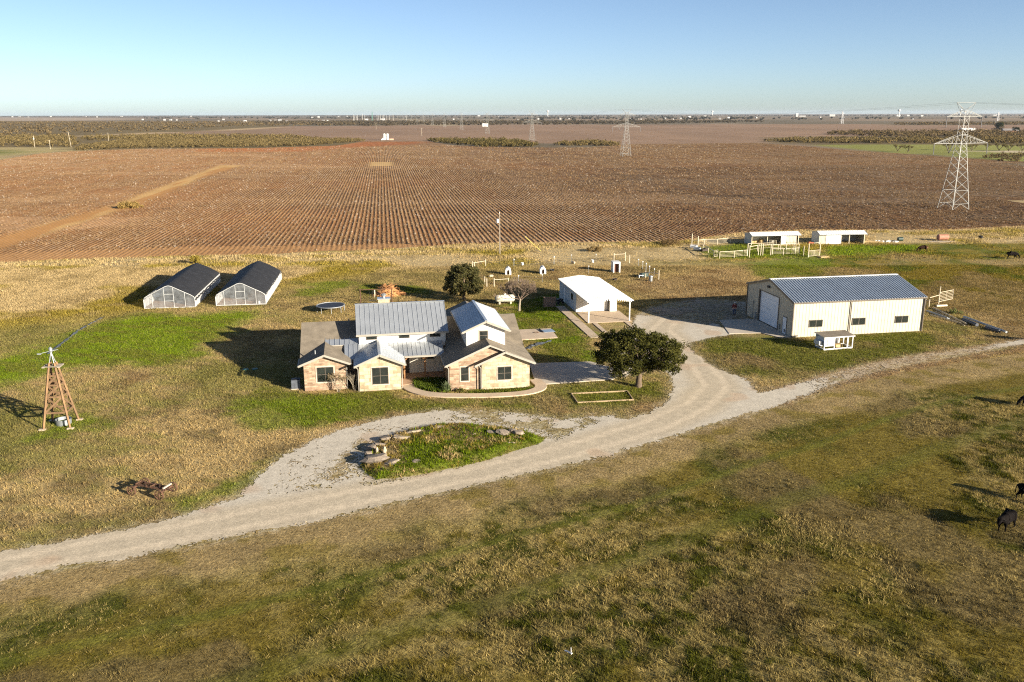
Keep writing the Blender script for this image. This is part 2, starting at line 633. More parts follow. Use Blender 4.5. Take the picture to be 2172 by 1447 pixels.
def smooth_line(pts, n=6):
    """Catmull-Rom through points"""
    P = [np.array(p, float) for p in pts]
    P = [2 * P[0] - P[1]] + P + [2 * P[-1] - P[-2]]
    out = []
    for i in range(1, len(P) - 2):
        for k in range(n):
            t = k / n
            a, b, c, d = P[i - 1:i + 3]
            out.append(0.5 * ((2 * b) + (c - a) * t + (2 * a - 5 * b + 4 * c - d) * t * t + (3 * b - a - 3 * c + d) * t ** 3))
    out.append(P[-2])
    return out


WALK = smooth_line([(9.95, 2.0), (9.9, 0.4), (10.15, -1.3), (11.1, -2.75), (12.8, -3.75), (15.3, -4.4), (18.2, -4.75), (20.6, -4.65),
                    (22.2, -3.9), (22.85, -2.7), (22.75, -1.4), (22.7, -0.6)])
WALKW = np.array([HF.w(*p) for p in WALK])

# ---- cotton field outline (rows run to the vanishing point seen in the photo)
RD = np.array([-277.0, math.hypot(FPX, 482)])
RD = RD / np.hypot(*RD)


def pq(x, y):      # across rows, along rows
    return x * RD[1] - y * RD[0], x * RD[0] + y * RD[1]


def unpq(p, q):
    return p * RD[1] + q * RD[0], -p * RD[0] + q * RD[1]


FIELD = GP([(-500, 575), (0, 557), (180, 549), (387, 543), (560, 540), (660, 534), (800, 530), (900, 523), (1000, 517),
            (1250, 514), (1440, 512), (1570, 494), (1700, 488), (1850, 488), (2000, 488), (2172, 480), (2650, 470),
            (2650, 392), (2172, 343), (2000, 333), (1900, 325), (1800, 319), (1700, 310), (1600, 303), (1330, 306), (1250, 313), (1080, 313),
            (963, 309), (908, 300), (771, 300), (714, 309), (540, 314.5), (300, 316), (152, 321), (83, 326), (0, 339), (-500, 400)])
DIAG = GP([(-250, 590), (0, 530), (130, 485), (300, 432), (420, 381), (512, 351), (468, 351), (380, 383), (250, 434), (120, 470), (0, 505), (-250, 560)])
TANPATCH = GP([(785, 344), (832, 344), (834, 352), (784, 353)])
ORANGE = GP([(420, 316), (560, 313), (720, 308), (775, 301), (905, 301), (880, 306), (770, 312), (640, 322), (430, 322)])
TURN = GP([(-500, 576), (0, 558), (387, 544), (560, 541), (660, 535), (900, 524), (890, 517), (700, 521), (600, 522), (400, 524), (200, 532), (0, 538), (-500, 560)])

PEN = GP([(1476, 524), (1550, 516), (1592, 518), (1700, 525), (1743, 545), (1590, 549), (1512, 549)])
BRIGHT = GP([(400, 765), (330, 775), (200, 775), (90, 800), (0, 822), (-120, 810), (-60, 770), (100, 728), (230, 680), (330, 668), (430, 665), (545, 655), (565, 668), (520, 690), (470, 705), (432, 728), (440, 752)])
SHED_G = GP([(1745, 521), (1960, 520), (1950, 534), (1760, 545)])
YARD = GP([(560, 815), (640, 832), (760, 833), (850, 830), (905, 850), (1090, 848), (1170, 830), (1200, 815), (1300, 812),
           (1400, 806), (1424, 826), (1405, 856), (1350, 868), (1240, 878), (1140, 872), (990, 868), (840, 872), (680, 905), (560, 870), (510, 845)])
BACKYARD = GP([(1060, 660), (1100, 640), (1190, 625), (1192, 650), (1260, 735), (1255, 765), (1130, 768), (1100, 700)])
BARN_G = GP([(1470, 742), (1490, 722), (1560, 712), (1680, 720), (1956, 704), (2010, 715), (1960, 745), (1800, 775), (1690, 800), (1620, 800), (1530, 775)])
DIRTS = [GP(p) for p in (
    [(1230, 858), (1330, 855), (1400, 868), (1370, 888), (1270, 885), (1210, 875)],
    [(1125, 692), (1195, 688), (1195, 693), (1130, 697)],
    [(1440, 585), (1590, 560), (1590, 640), (1460, 634), (1350, 636), (1330, 610)],
    [(1340, 596), (1440, 590), (1430, 612), (1320, 612)],
    [(1120, 590), (1180, 582), (1240, 560), (1262, 570), (1190, 592)],
    [(1020, 604), (1100, 600), (1100, 610), (1030, 611)],
    [(1940, 620), (2000, 600), (2172, 640), (2300, 700), (2172, 705), (2050, 680)],
    [(2040, 572), (2172, 600), (2300, 640), (2172, 640), (2020, 600)],
    [(1585, 812), (1662, 822), (1640, 838), (1600, 836)],
    [(225, 792), (310, 792), (330, 802), (240, 803)],
    [(330, 815), (400, 818), (395, 828), (335, 825)])]
GREENS = [GP(p) for p in (
    [(1640, 548), (1560, 556), (1590, 580), (1640, 600), (1780, 566), (1740, 548)],
    [(640, 600), (730, 596), (740, 612), (650, 625)],
    [(770, 606), (800, 603), (805, 620), (770, 622)], [(846, 610), (900, 606), (905, 626), (850, 625)],
    [(85, 880), (190, 876), (200, 915), (90, 925)],
    [(520, 850), (640, 845), (760, 850), (700, 900), (560, 920), (480, 900)],
    [(400, 1060), (520, 1015), (545, 990), (580, 990), (530, 1045), (430, 1085)])]

C = lambda *a: np.array(a)
STRAW, STRAW2 = C(.50, .375, .185), C(.43, .31, .135)
OLIVE, DKGRASS, LAWN, VIVID = C(.20, .152, .027), C(.08, .083, .011), C(.145, .152, .020), C(.165, .225, .010)
DIRT, REDDIRT, BROWNG = C(.34, .235, .12), C(.29, .175, .08), C(.27, .195, .085)
GRAVEL, GRAVEL_W = C(.53, .445, .32), C(.58, .515, .41)


def mixc(a, b, t):
    return a + (b - a) * t[:, None]


ROADLOW = GP([(-900, 1420), (-160, 1268), (0, 1232), (276, 1179), (607, 1117), (1022, 1026), (1300, 962), (1541, 889), (1660, 858), (1800, 815),
              (1900, 792), (2000, 773), (2172, 748), (2500, 705)])


def below_road(X, Y):
    """metres to the camera's side of the road and track"""
    return np.interp(X, ROADLOW[:, 0], ROADLOW[:, 1]) - Y


def albedo(X, Y):
    """colour of the land itself at world points, and how rank the grass stands (0..1)"""
    n = len(X)
    big = fbm(X, Y, 14, 4, 3)
    mid = fbm(X, Y, 3.2, 4, 5)
    fin = fbm(X, Y, 0.8, 3, 8)
    mow = fbm(X * .42 + Y * .9, Y * .12 - X * .3, 1.0, 2, 15)     # faint mowing lanes
    # lawn and verge between house and road
    c = mixc(np.tile(STRAW2, (n, 1)), np.tile(BROWNG, (n, 1)), sstep(.42, .62, mid))
    c = mixc(c, LAWN[None] * 1.05 + .01, (.62 - .3 * sstep(103, 118, Y))[:] * sstep(.38, .60, big * .6 + fin * .2 + mow * .2))
    rank = 0.12 + 0.0 * X
    # straw at left and behind the yard
    wild = sstep(0, 12, Y - np.interp(X, [-140, -75, -52, -34, -20, 8, 24, 60, 140], [88, 92, 108, 128, 140, 146, 150, 150, 150]))
    st = mixc(np.tile(STRAW, (n, 1)), np.tile(OLIVE * 1.5, (n, 1)), sstep(.5, .68, big))
    st = mixc(st, np.tile(STRAW2 * .7, (n, 1)), .6 * sstep(.52, .7, mid))
    c = mixc(c, st, wild)
    rank = rank + .55 * wild * sstep(.35, .6, big)
    # pasture right of the barn and pens: short, olive
    pas = sstep(0, 10, X - np.interp(Y, [60, 105, 120, 150, 165, 220], [70, 62, 54, 40, 62, 62])) * sstep(172 + 6, 168 + 6, Y)
    pc = mixc(np.tile(OLIVE * 1.12, (n, 1)), np.tile(LAWN * .85, (n, 1)), sstep(.45, .65, mid))
    pc = mixc(pc, np.tile(STRAW2 * .8, (n, 1)), sstep(.55, .72, big) * .8)
    c = mixc(c, pc, pas)
    # near pasture this side of the road
    br = below_road(X, Y)
    fo = sstep(3.2, 6.5, br + (mid - .5) * 3)
    fc = mixc(np.tile(OLIVE * .82, (n, 1)), np.tile(DKGRASS, (n, 1)), sstep(.42, .62, mid * .6 + big * .4))
    fc = mixc(fc, np.tile(C(.27, .205, .075), (n, 1)), .85 * sstep(.44, .62, big) * sstep(.32, .58, fin))
    fc = mixc(fc, np.tile(BROWNG * .62, (n, 1)), .7 * sstep(.58, .7, fbm(X, Y, 7, 3, 44)))
    c = mixc(c, fc, fo)
    ver = sstep(-.3, .6, br) * (1 - fo)
    vc = mixc(np.tile(STRAW2 * .74, (n, 1)), np.tile(BROWNG, (n, 1)), sstep(.4, .62, mid))
    vc = mixc(vc, np.tile(OLIVE * .95, (n, 1)), .7 * sstep(.5, .7, fbm(X, Y, 2.0, 3, 71)))
    c = mixc(c, vc, ver)
    rank = np.where(br > 0, .12 + .88 * fo * (.22 + .78 * sstep(.34, .58, big * .55 + mid * .45)) * (.35 + .65 * sstep(7, 20, br + 10 * (big - .5))), rank)
    lane = sstep(.9, .2, np.abs(br - 9.5 + 1.5 * (big - .5))) * .6
    c = mixc(c, np.tile(LAWN * .8, (n, 1)), lane * (br > 0))
    rank = rank * (1 - .8 * lane * (br > 0))
    lane2 = sstep(1.6, .4, np.abs(br - 17 + 4 * (fbm(X, Y, 40, 2, 66) - .5))) * (br > 0)
    c = mixc(c, np.tile(DKGRASS * 1.25, (n, 1)), lane2 * .5)
    rank = rank * (1 - .65 * lane2)

    def zone(poly, colr, soft, amt=1.0, rk=None, wob=2.5):
        nonlocal c, rank
        t = sstep(-soft, soft, sdist(poly, X, Y, 9) + (mid - .5) * wob * 2 + (fin - .5) * wob) * amt
        c = mixc(c, colr if colr.ndim == 2 else np.tile(colr, (n, 1)), t)
        if rk is not None:
            rank = rank * (1 - t) + rk * t
    lawn2 = mixc(np.tile(LAWN, (n, 1)), np.tile(BROWNG * 1.1, (n, 1)), .85 * sstep(.5, .66, big * .5 + mid * .5))
    zone(YARD, lawn2, 1.2, .95, .1)
    zone(BACKYARD, mixc(np.tile(LAWN, (n, 1)), np.tile(VIVID * .8, (n, 1)), sstep(.4, .6, mid)), 1.5, .95, .1)
    viv = mixc(np.tile(VIVID, (n, 1)), np.tile(LAWN * 1.1, (n, 1)), .8 * sstep(.5, .62, mow * .6 + mid * .45))
    zone(BRIGHT, viv, 2.6, .95, .02, 2.5)
    zone(PEN, mixc(np.tile(VIVID * .9, (n, 1)), np.tile(LAWN, (n, 1)), mid), 1.5, .95)
    zone(SHED_G, np.tile(VIVID, (n, 1)), 2.5, .9)
    zone(BARN_G, mixc(np.tile(LAWN * .9, (n, 1)), np.tile(BROWNG * .9, (n, 1)), sstep(.47, .62, big)), 1.8, .9)
    for g in GREENS:
        zone(g, np.tile(VIVID * .85, (n, 1)), 1.8, .7)
    for d in DIRTS:
        zone(d, mixc(np.tile(DIRT, (n, 1)), np.tile(REDDIRT, (n, 1)), sstep(.5, .68, mid)), 1.6, .55, 0.0, 3.0)
    zone(ISLE, mixc(np.tile(VIVID * .7, (n, 1)), np.tile(STRAW2 * .7, (n, 1)), sstep(.5, .66, mid)), .5, .9, .55, .8)
    # two worn wheel tracks
    for tr, w, cc in ((TRACK1, .75, DIRT * 1.0 + .02), (TRACK2, .6, mix3(DIRT, REDDIRT, .45))):
        d = pline(tr, X, Y, 6)
        t = sstep(w + .6, w - .3, d + (fin - .5) * 1.3) * (.75 + .25 * sstep(.35, .6, mid))
        c = mixc(c, np.tile(cc, (n, 1)), t)
        rank = rank * (1 - t)
    # stray stones bleeding off the road
    d = sdist(ROAD, X, Y, 4)
    t = sstep(-1.3, .3, d + (fin - .5) * 1.4) * .55 * (sdist(ISLE, X, Y, 4) < 0)
    c = mixc(c, np.where((_hash(np.floor(X * 7), np.floor(Y * 7), 9) > .45)[:, None], GRAVEL * .95, DIRT * .7), t)
    rank = rank * (1 - sstep(-1.2, -.2, d))
    # dry margin along the field and old fence line
    q = sdist(FIELD, X, Y, 14)
    t = sstep(-11, -6, q) * sstep(3, -1, q)
    mc = mixc(np.tile(STRAW * .95, (n, 1)), np.tile(OLIVE * 1.5, (n, 1)), .8 * sstep(.5, .66, fbm(X, Y * 2.2, 6, 3, 91)))
    c = mixc(c, mc, t * .85)
    rank = np.maximum(rank, .8 * t * sstep(.3, .55, mid))
    return c * (0.78 + .44 * fin)[:, None], rank


def mix3(a, b, t):
    return a + (b - a) * t


# ---- far country: broad patches by polygon
FARP = [(GP(p), C(*k), s) for p, k, s in (
    ([(-900, 330), (-900, 258), (300, 258), (540, 262), (770, 280), (770, 318)], (.185, .135, .06), 12),
    ([(-300, 248.5), (0, 249), (262, 251), (300, 255), (0, 257), (-300, 257)], (.40, .31, .22), 60),
    ([(160, 287.5), (330, 281.5), (420, 279), (540, 272), (600, 268), (600, 270), (540, 276), (330, 285), (170, 290)], (.50, .36, .20), 6),
    ([(330, 283), (540, 274), (620, 268), (760, 268), (700, 282), (480, 288)], (.27, .18, .11), 10),
    ([(-400, 312), (150, 313), (165, 320), (85, 326), (0, 339), (-400, 395)], (.42, .33, .15), 4),
    ([(-300, 317), (30, 318), (45, 326), (0, 330), (-300, 335)], (.20, .20, .05), 6),
    ([(540, 300), (600, 268), (1100, 265), (2400, 262), (2400, 285), (1650, 290), (1620, 305), (1330, 308), (900, 300)], (.30, .195, .125), 15),
    ([(820, 250), (900, 255), (960, 262), (1010, 266), (930, 267), (880, 258)], (.36, .28, .17), 30),
    ([(1620, 292), (1800, 290), (2500, 290), (2500, 312), (1740, 309), (1640, 303)], (.17, .125, .06), 8),
    ([(1735, 307.5), (1850, 306), (2500, 312), (2500, 365), (2172, 343), (1900, 325), (1800, 318)], (.27, .27, .07), 4),
    ([(2040, 318), (2172, 321), (2400, 324), (2400, 326), (2172, 324), (2040, 320.5)], (.62, .50, .36), 2),
    ([(1850, 262), (2400, 258), (2400, 264), (1900, 266)], (.20, .155, .09), 25))]


def far_albedo(X, Y):
    n = len(X)
    b1 = fbm(X, Y, 420, 4, 201)
    b2 = fbm(X, Y * .5, 60, 4, 202)
    c = mixc(np.tile(C(.17, .135, .085), (n, 1)), np.tile(C(.29, .21, .135), (n, 1)), sstep(.48, .58, b1))
    for P, k, s in FARP:
        t = sstep(-s, s, sdist(P, X, Y, max(40, s * 2)) + (b2 - .5) * s * 2)
        c = mixc(c, np.tile(k, (n, 1)), t)
    return c * (.8 + .4 * b2)[:, None]


# ---- one land sheet, fine near the farm and coarser to the horizon
def axis(lo, hi, step, out, grow=1.09):
    a = list(np.arange(lo, hi + 1e-6, step))
    s = step
    while a[-1] < out:
        s = min(s * grow, 900)
        a.append(a[-1] + s)
    s = step
    while a[0] > -out:
        s = min(s * grow, 900)
        a.insert(0, a[0] - s)
    return np.array(a)


xs = axis(-62, 68, .26, 26000)
ys = axis(32, 116, .22, 26000, 1.012)
ys = ys[ys > -400]
yy = [ys[0]]
for v in ys:                          # thin out the rows that lie far away or behind
    gap = .2 if 31 < v < 117 else (.3 if 116 < v < 205 else (max(2.0, abs(v) * .012)))
    if v - yy[-1] >= gap:
        yy.append(v)
ys = np.array(yy)
XX, YY = np.meshgrid(xs, ys)
Xf, Yf = XX.ravel(), YY.ravel()
near = (Yf < 330) & (Yf > 20) & (np.abs(Xf) < 330)
colr = np.zeros((len(Xf), 3))
rank = np.zeros(len(Xf))
colr[near], rank[near] = albedo(Xf[near], Yf[near])
fa = far_albedo(Xf[~near], Yf[~near])
colr[~near] = fa
blend = near & ((Yf > 230) | (np.abs(Xf) > 230))
tb = np.maximum(sstep(230, 325, Yf[blend]), sstep(230, 325, np.abs(Xf[blend])))
colr[blend] = mixc(colr[blend], far_albedo(Xf[blend], Yf[blend]), tb)
Z = np.zeros(len(Xf))
nz = near & (Yf < 210)
x_, y_ = Xf[nz], Yf[nz]
rough = .012 + .10 * rank[nz]
calm = np.ones(len(x_))
calm *= sstep(-.2, -1.6, sdist(ROAD, x_, y_, 3)) * (sdist(ISLE, x_, y_, 3) < 0) + 1.0 * (sdist(ISLE, x_, y_, 3) >= 0)
calm *= sstep(-.1, -1.0, sdist(DRIVE, x_, y_, 2)) * sstep(.8, 1.8, pline(WALKW, x_, y_, 3))
calm *= sstep(-.2, -2, sdist(FIELD, x_, y_, 4))
hb = np.array([HF.w(*p) for p in ((-.2, -3.2), (22.6, -3.2), (22.6, 16), (-.2, 16))])
bb = np.array([BF.w(*p) for p in ((-4, -.3), (17.6, -.3), (17.6, 12.7), (-4, 12.7))])
cb_ = np.array([CF.w(*p) for p in ((-2, -4), (7, -4), (7, 17), (-2, 17))])
for bx in (hb, bb, cb_):
    calm *= sstep(0, -1.2, sdist(bx, x_, y_, 2.5))
Z[nz] = -calm * rough * (1 - fbm(x_, y_, .9, 3, 61)) * 1.6 - .02 * (1 - calm)
isl = sstep(-.1, 1.2, sdist(ISLE, x_, y_, 3))
Z[nz] += isl * (.22 + .1 * fbm(x_, y_, .6, 2, 4))
nx_, ny_ = len(xs), len(ys)
ii = np.arange(nx_ * ny_).reshape(ny_, nx_)
Fq = np.stack([ii[:-1, :-1].ravel(), ii[:-1, 1:].ravel(), ii[1:, 1:].ravel(), ii[1:, :-1].ravel()], 1)
M['land'] = mat('grassland', (1, 1, 1), 0.95, 0, .40, 4.2, .09, 6, spec=.1, col=True, var2=(1.3, .22))
tag(npmesh('ground', np.stack([Xf, Yf, Z], 1), Fq, M['land'], colr, smooth=True), kind='structure')


def land_z(x, y):
    """height of the land sheet at a point (nearest grid line)"""
    i = np.clip(np.searchsorted(xs, x), 0, nx_ - 1)
    j = np.clip(np.searchsorted(ys, y), 0, ny_ - 1)
    return Z.reshape(ny_, nx_)[j, i]


# ---- gravel road: ragged-edged sheet of small cells
def ragged(name, poly, step, z, colfun, keep, mt, hole=None):
    lo, hi = poly.min(0) - .5, poly.max(0) + .5
    gx, gy = np.arange(lo[0], hi[0], step), np.arange(lo[1], hi[1], step)
    X, Y = np.meshgrid(gx, gy)
    k = keep(X.ravel() + step / 2, Y.ravel() + step / 2).reshape(X.shape)[:-1, :-1]
    ii = np.arange(X.size).reshape(X.shape)
    F = np.stack([ii[:-1, :-1][k], ii[:-1, 1:][k], ii[1:, 1:][k], ii[1:, :-1][k]], 1)
    used, inv = np.unique(F, return_inverse=True)
    x, y = X.ravel()[used], Y.ravel()[used]
    zz = np.full(len(x), z)
    return npmesh(name, np.stack([x, y, zz], 1), inv.reshape(F.shape), mt, colfun(x, y), smooth=False)


SPARSE = GP([(690, 1005), (640, 1035), (700, 1045), (900, 1010), (850, 1016), (775, 1020), (755, 985), (800, 935), (770, 920), (700, 975)])
SPARSE2 = GP([(960, 868), (1290, 880), (1260, 900), (1180, 935), (1150, 915), (1020, 900), (950, 896)])
LOOP = GP([(560, 1030), (620, 965), (700, 925), (860, 882), (1020, 874), (1180, 892), (1200, 930), (1150, 935), (1100, 908), (980, 896), (860, 912), (780, 952), (756, 990), (780, 1022), (640, 1050), (540, 1050)])
PEB = GP([(1583, 676), (1583, 630), (1340, 630), (1340, 668), (1400, 672), (1500, 690)])


def road_keep(x, y):
    d = sdist(ROAD, x, y, 2)
    i = sdist(ISLE, x, y, 2)
    f1, f2 = fbm(x, y, .55, 3, 301), fbm(x, y, 2.4, 3, 302)
    s1 = sstep(-1.0, 1.0, sdist(SPARSE, x, y, 3)) * .78 + sstep(-.8, .8, sdist(SPARSE2, x, y, 3)) * .8
    s1 = np.maximum(s1, .5 * sstep(-.3, .6, sdist(LOOP, x, y, 3)) * (f1 < .5))
    s1 = np.maximum(s1, .75 * sstep(-.8, .8, sdist(PEB, x, y, 3)))
    s1 = np.maximum(s1, sstep(26, 34, x) * sstep(98, 92, y) * (.93 + .008 * (x - 34)))
    f2 = np.where(x > 25, f2 * .6 + .4 * f1, f2)
    edge = np.minimum(d, -i)
    prob = sstep(-.45, .35, edge + (f1 - .5) * .9 + (f2 - .5) * .7)
    r = _hash(np.floor(x * 50), np.floor(y * 50), 5)
    return (prob * (1 - s1 * sstep(.30, .56, f2 * .6 + f1 * .4)) > .22 + .56 * r) & (edge > -.8)


def road_col(x, y):
    f1, f2 = fbm(x, y, .35, 3, 311), fbm(x, y, 3.5, 3, 312)
    d = pline(MAINLINE, x, y, 9)
    c = mixc(np.tile(GRAVEL_W, (len(x), 1)), np.tile(GRAVEL, (len(x), 1)), sstep(3.4, 1.6, d))
    wheel = sstep(.55, .15, np.abs(d - 1.0 + (f2 - .5) * .5)) * sstep(9, 7, d)
    c = mixc(c, np.tile(C(.70, .58, .42), (len(x), 1)), wheel * .55)
    c = mixc(c, np.tile(C(.52, .36, .23), (len(x), 1)), .5 * sstep(.6, .72, f2))
    c = mixc(c, np.tile(C(.44, .33, .205), (len(x), 1)), .85 * sstep(29, 36, x) * sstep(98, 92, y))
    t = sstep(-1, 2, sdist(PEB, x, y, 4))
    c = mixc(c, np.tile(C(.34, .24, .15), (len(x), 1)), t * .8)
    return c * (.84 + .28 * f1)[:, None]


M['gravel'] = mat('crushed_gravel', (1, 1, 1), 0.95, 0, .20, 6, .018, 9, spec=.15, col=True, var2=(1.3, .10))
tag(ragged('gravel_road', ROAD, .11, .004, road_col, road_keep, M['gravel']), kind='structure')

# ---- concrete
m = MB()
m.prism([(*p, .0) for p in DRIVE], (0, 0, .07))
m.build('garage_drive', M['concrete'])
tag(bpy.data.objects['garage_drive'], kind='structure')


def strip(name, pts, w, z, mt, joints=True):
    L_, R_ = path_strip(pts, w)
    m = MB()
    n = len(pts)
    vs = [(*p, z) for p in L_] + [(*p, z) for p in R_] + [(*p, -.02) for p in L_] + [(*p, -.02) for p in R_]
    fs = []
    for i in range(n - 1):
        fs += [(i, i + 1, n + i + 1, n + i), (i, 2 * n + i, 2 * n + i + 1, i + 1), (n + i, n + i + 1, 3 * n + i + 1, 3 * n + i)]
    fs += [(0, n, 3 * n, 2 * n), (n - 1, 3 * n - 1, 4 * n - 1, 2 * n - 1)]
    m._add(vs, fs)
    return tag(m.build(name, mt), kind='structure')


strip('front_walk', WALKW, 1.15, .09, M['concrete_tan'])
strip('yard_walk', [CF.w(-1.35, 10.2), CF.w(-1.3, 4.5), CF.w(-1.25, -2.0), CF.w(-1.2, -7.6)], 1.15, .06, M['concrete_tan'])
m = MB().prism([(*CF.w(-.02, 5.9), 0), (*CF.w(-.15, -.25), 0), (*CF.w(5.75, -.25), 0), (*CF.w(5.9, 5.9), 0)], (0, 0, .05))
tag(m.build('carport_slab', M['concrete_tan']), kind='structure')
for k, x in enumerate((.75, 4.95)):
    m = MB().prism([(*CF.w(x - .28, -.3), 0), (*CF.w(x + .28, -.3), 0), (*CF.w(x + .28, -5.2 + k), 0), (*CF.w(x - .28, -5.2 + k), 0)], (0, 0, .045))
    tag(m.build('wheel_strip', M['concrete_tan']), kind='structure')
m = MB().prism([(*p, 0) for p in GP([(1095, 701), (1168, 698), (1183, 717.5), (1104, 722.5)])], (0, 0, .1))
tag(m.build('patio_slab', M['concrete_tan']), kind='structure')
m = MB().prism([(*p, 0) for p in (BF.w(-.03, 9.6), BF.w(-4.9, 9.9), BF.w(-6.6, 3.0), BF.w(-2.6, 2.6), BF.w(-1.5, .2), BF.w(-.03, -.05))], (0, 0, .06))
tag(m.build('barn_apron', M['concrete']), kind='structure')

# ---- cotton field: ridged rows in the field's own frame, in three bands of distance
ROWS = 1.016


def field_albedo(x, y, p, ridge):
    b = fbm(x, y, 55, 4, 401)
    s = fbm(p / 5.0, (x * RD[0] + y * RD[1]) / 60, 1.0, 3, 402)
    f = fbm(x, y, .5, 2, 403)
    bands = fbm(x / 2.6, y, 22, 4, 407)
    rowv = _hash(np.round(p / ROWS + 40), np.floor(fbm(x, y, 140, 2, 408) * 5), 21)
    soil = mixc(np.tile(C(.13, .074, .035), (len(x), 1)), np.tile(C(.17, .09, .04), (len(x), 1)), sstep(.4, .65, b))
    stalk = mixc(np.tile(C(.325, .215, .115), (len(x), 1)), np.tile(C(.285, .165, .078), (len(x), 1)), sstep(.42, .62, s * .6 + b * .4))
    dark = sstep(20, 120, x - .12 * y) * sstep(420, 330, y)
    stalk = mixc(stalk, np.tile(C(.165, .10, .052), (len(x), 1)), .2 * dark * sstep(.35, .6, b))
    soil = mixc(soil, np.tile(C(.075, .045, .026), (len(x), 1)), .3 * dark)
    stalk = stalk * (.86 + .34 * rowv)[:, None]
    stalk = mixc(stalk, np.tile(C(.38, .265, .155), (len(x), 1)), .75 * sstep(.54, .68, bands))
    soil = mixc(soil, np.tile(C(.25, .165, .095), (len(x), 1)), .5 * sstep(.56, .7, bands))
    c = mixc(soil, stalk, sstep(.2, .8, ridge))
    c = mixc(c, np.tile(C(.50, .42, .33), (len(x), 1)), .6 * sstep(.64, .76, f) * sstep(.3, .7, ridge))
    t = sstep(-2, 2, sdist(DIAG, x, y, 6) + (b - .5) * 4)
    path = mixc(np.tile(C(.46, .315, .14), (len(x), 1)), np.tile(C(.39, .225, .09), (len(x), 1)), sstep(.45, .6, s))
    c = mixc(c, path, t)
    t2 = sstep(-1.5, 1.5, sdist(TURN, x, y, 5) + (f - .5) * 5)
    c = mixc(c, mixc(np.tile(C(.40, .245, .115), (len(x), 1)), np.tile(C(.31, .18, .08), (len(x), 1)), ridge), t2 * .85)
    t3 = sstep(-14, 14, sdist(ORANGE, x, y, 40))
    c = mixc(c, np.tile(C(.31, .115, .038), (len(x), 1)), t3 * .75)
    t4 = sstep(-2, 2, sdist(TANPATCH, x, y, 8))
    c = mixc(c, np.tile(C(.46, .33, .16), (len(x), 1)), t4)
    return c * np.array([1.26, 1.13, .98]), np.maximum(np.maximum(t, t2 * .75), t4)


fv, ff, fc, base = [], [], [], 0
for q0, q1, dq, sub in ((140, 240, .55, 6), (240, 420, 1.3, 4), (420, 950, 3.5, 3)):
    half = q1 * .66 + 15
    pv = np.arange(-half - q1 * .08, half + q1 * .06, ROWS / sub)
    qv = np.arange(q0, q1 + dq, dq)
    qv[-1] = q1
    PP, QQ = np.meshgrid(pv, qv)
    p, q = PP.ravel(), QQ.ravel()
    x, y = unpq(p, q)
    ph = np.abs(((p / ROWS) % 1.0) - .5) * 2        # 0 on the row, 1 in the furrow
    ridge = np.clip(1.15 - 1.5 * ph, 0, 1)
    c, bare = field_albedo(x, y, p, ridge)
    lump = fbm(p, q / 4.5, .45, 2, 410)
    h = (ridge ** .7) * (.05 + .11 * lump) * (1 - .82 * bare) * (.75 + .5 * fbm(x, y, 20, 2, 411))
    inside = sdist(FIELD, x, y, 5) + (fbm(x, y, 3, 2, 412) - .5) * 1.5
    h = h * sstep(0, 1.5, inside) + .006
    k = (inside > -.2).reshape(PP.shape)
    kf = k[:-1, :-1] & k[1:, :-1] & k[:-1, 1:] & k[1:, 1:]
    kf &= (np.abs(x) < .64 * y + 14).reshape(PP.shape)[:-1, :-1]
    ii = np.arange(PP.size).reshape(PP.shape)
    F = np.stack([ii[:-1, :-1][kf], ii[:-1, 1:][kf], ii[1:, 1:][kf], ii[1:, :-1][kf]], 1)
    used, inv = np.unique(F, return_inverse=True)
    fv.append(np.stack([x, y, h], 1)[used])
    fc.append(c[used])
    ff.append(inv.reshape(F.shape) + base)
    base += len(used)
M['field'] = mat('cotton_rows', (1, 1, 1), 0.95, 0, .22, 3.0, 0, 9, spec=.1, col=True, var2=(.05, .14))
tag(npmesh('field', np.vstack(fv), np.vstack(ff), M['field'], np.vstack(fc)), kind='structure')


# ---- blades, tufts and stalks: stuff nobody could count
def blades(name, X, Y, size, colr, nb, mt, spread=.5, lean=.55, width=.10, z0=None, label=None, cat=None):
    n = len(X)
    if z0 is None:
        z0 = land_z(X, Y) - .01
    X, Y, S, Z0 = (np.repeat(a, nb) for a in (X, Y, size, z0))
    Cc = np.repeat(colr, nb, 0)
    m_ = n * nb
    a = RNG.uniform(0, 2 * np.pi, m_)
    r = np.sqrt(RNG.uniform(0, 1, m_)) * S * spread
    bx, by = X + r * np.cos(a), Y + r * np.sin(a)
    ln = RNG.uniform(.1, 1, m_) * lean * S
    la = a + RNG.normal(0, .8, m_)
    hgt = S * RNG.uniform(.55, 1.1, m_)
    w = S * width * RNG.uniform(.6, 1.4, m_)
    wa = RNG.uniform(0, np.pi, m_)
    V = np.empty((m_, 3, 3))
    V[:, 0] = np.stack([bx - w * np.cos(wa), by - w * np.sin(wa), Z0], 1)
    V[:, 1] = np.stack([bx + w * np.cos(wa), by + w * np.sin(wa), Z0], 1)
    V[:, 2] = np.stack([bx + ln * np.cos(la), by + ln * np.sin(la), Z0 + hgt], 1)
    sh = RNG.uniform(.55, 1.45, m_)[:, None]
    Cv = np.repeat((Cc * sh)[:, None], 3, 1)
    F = np.arange(m_ * 3).reshape(-1, 3)
    o = npmesh(name, V.reshape(-1, 3), F, mt, Cv.reshape(-1, 3))
    return tag(o, label, cat, None, 'stuff')


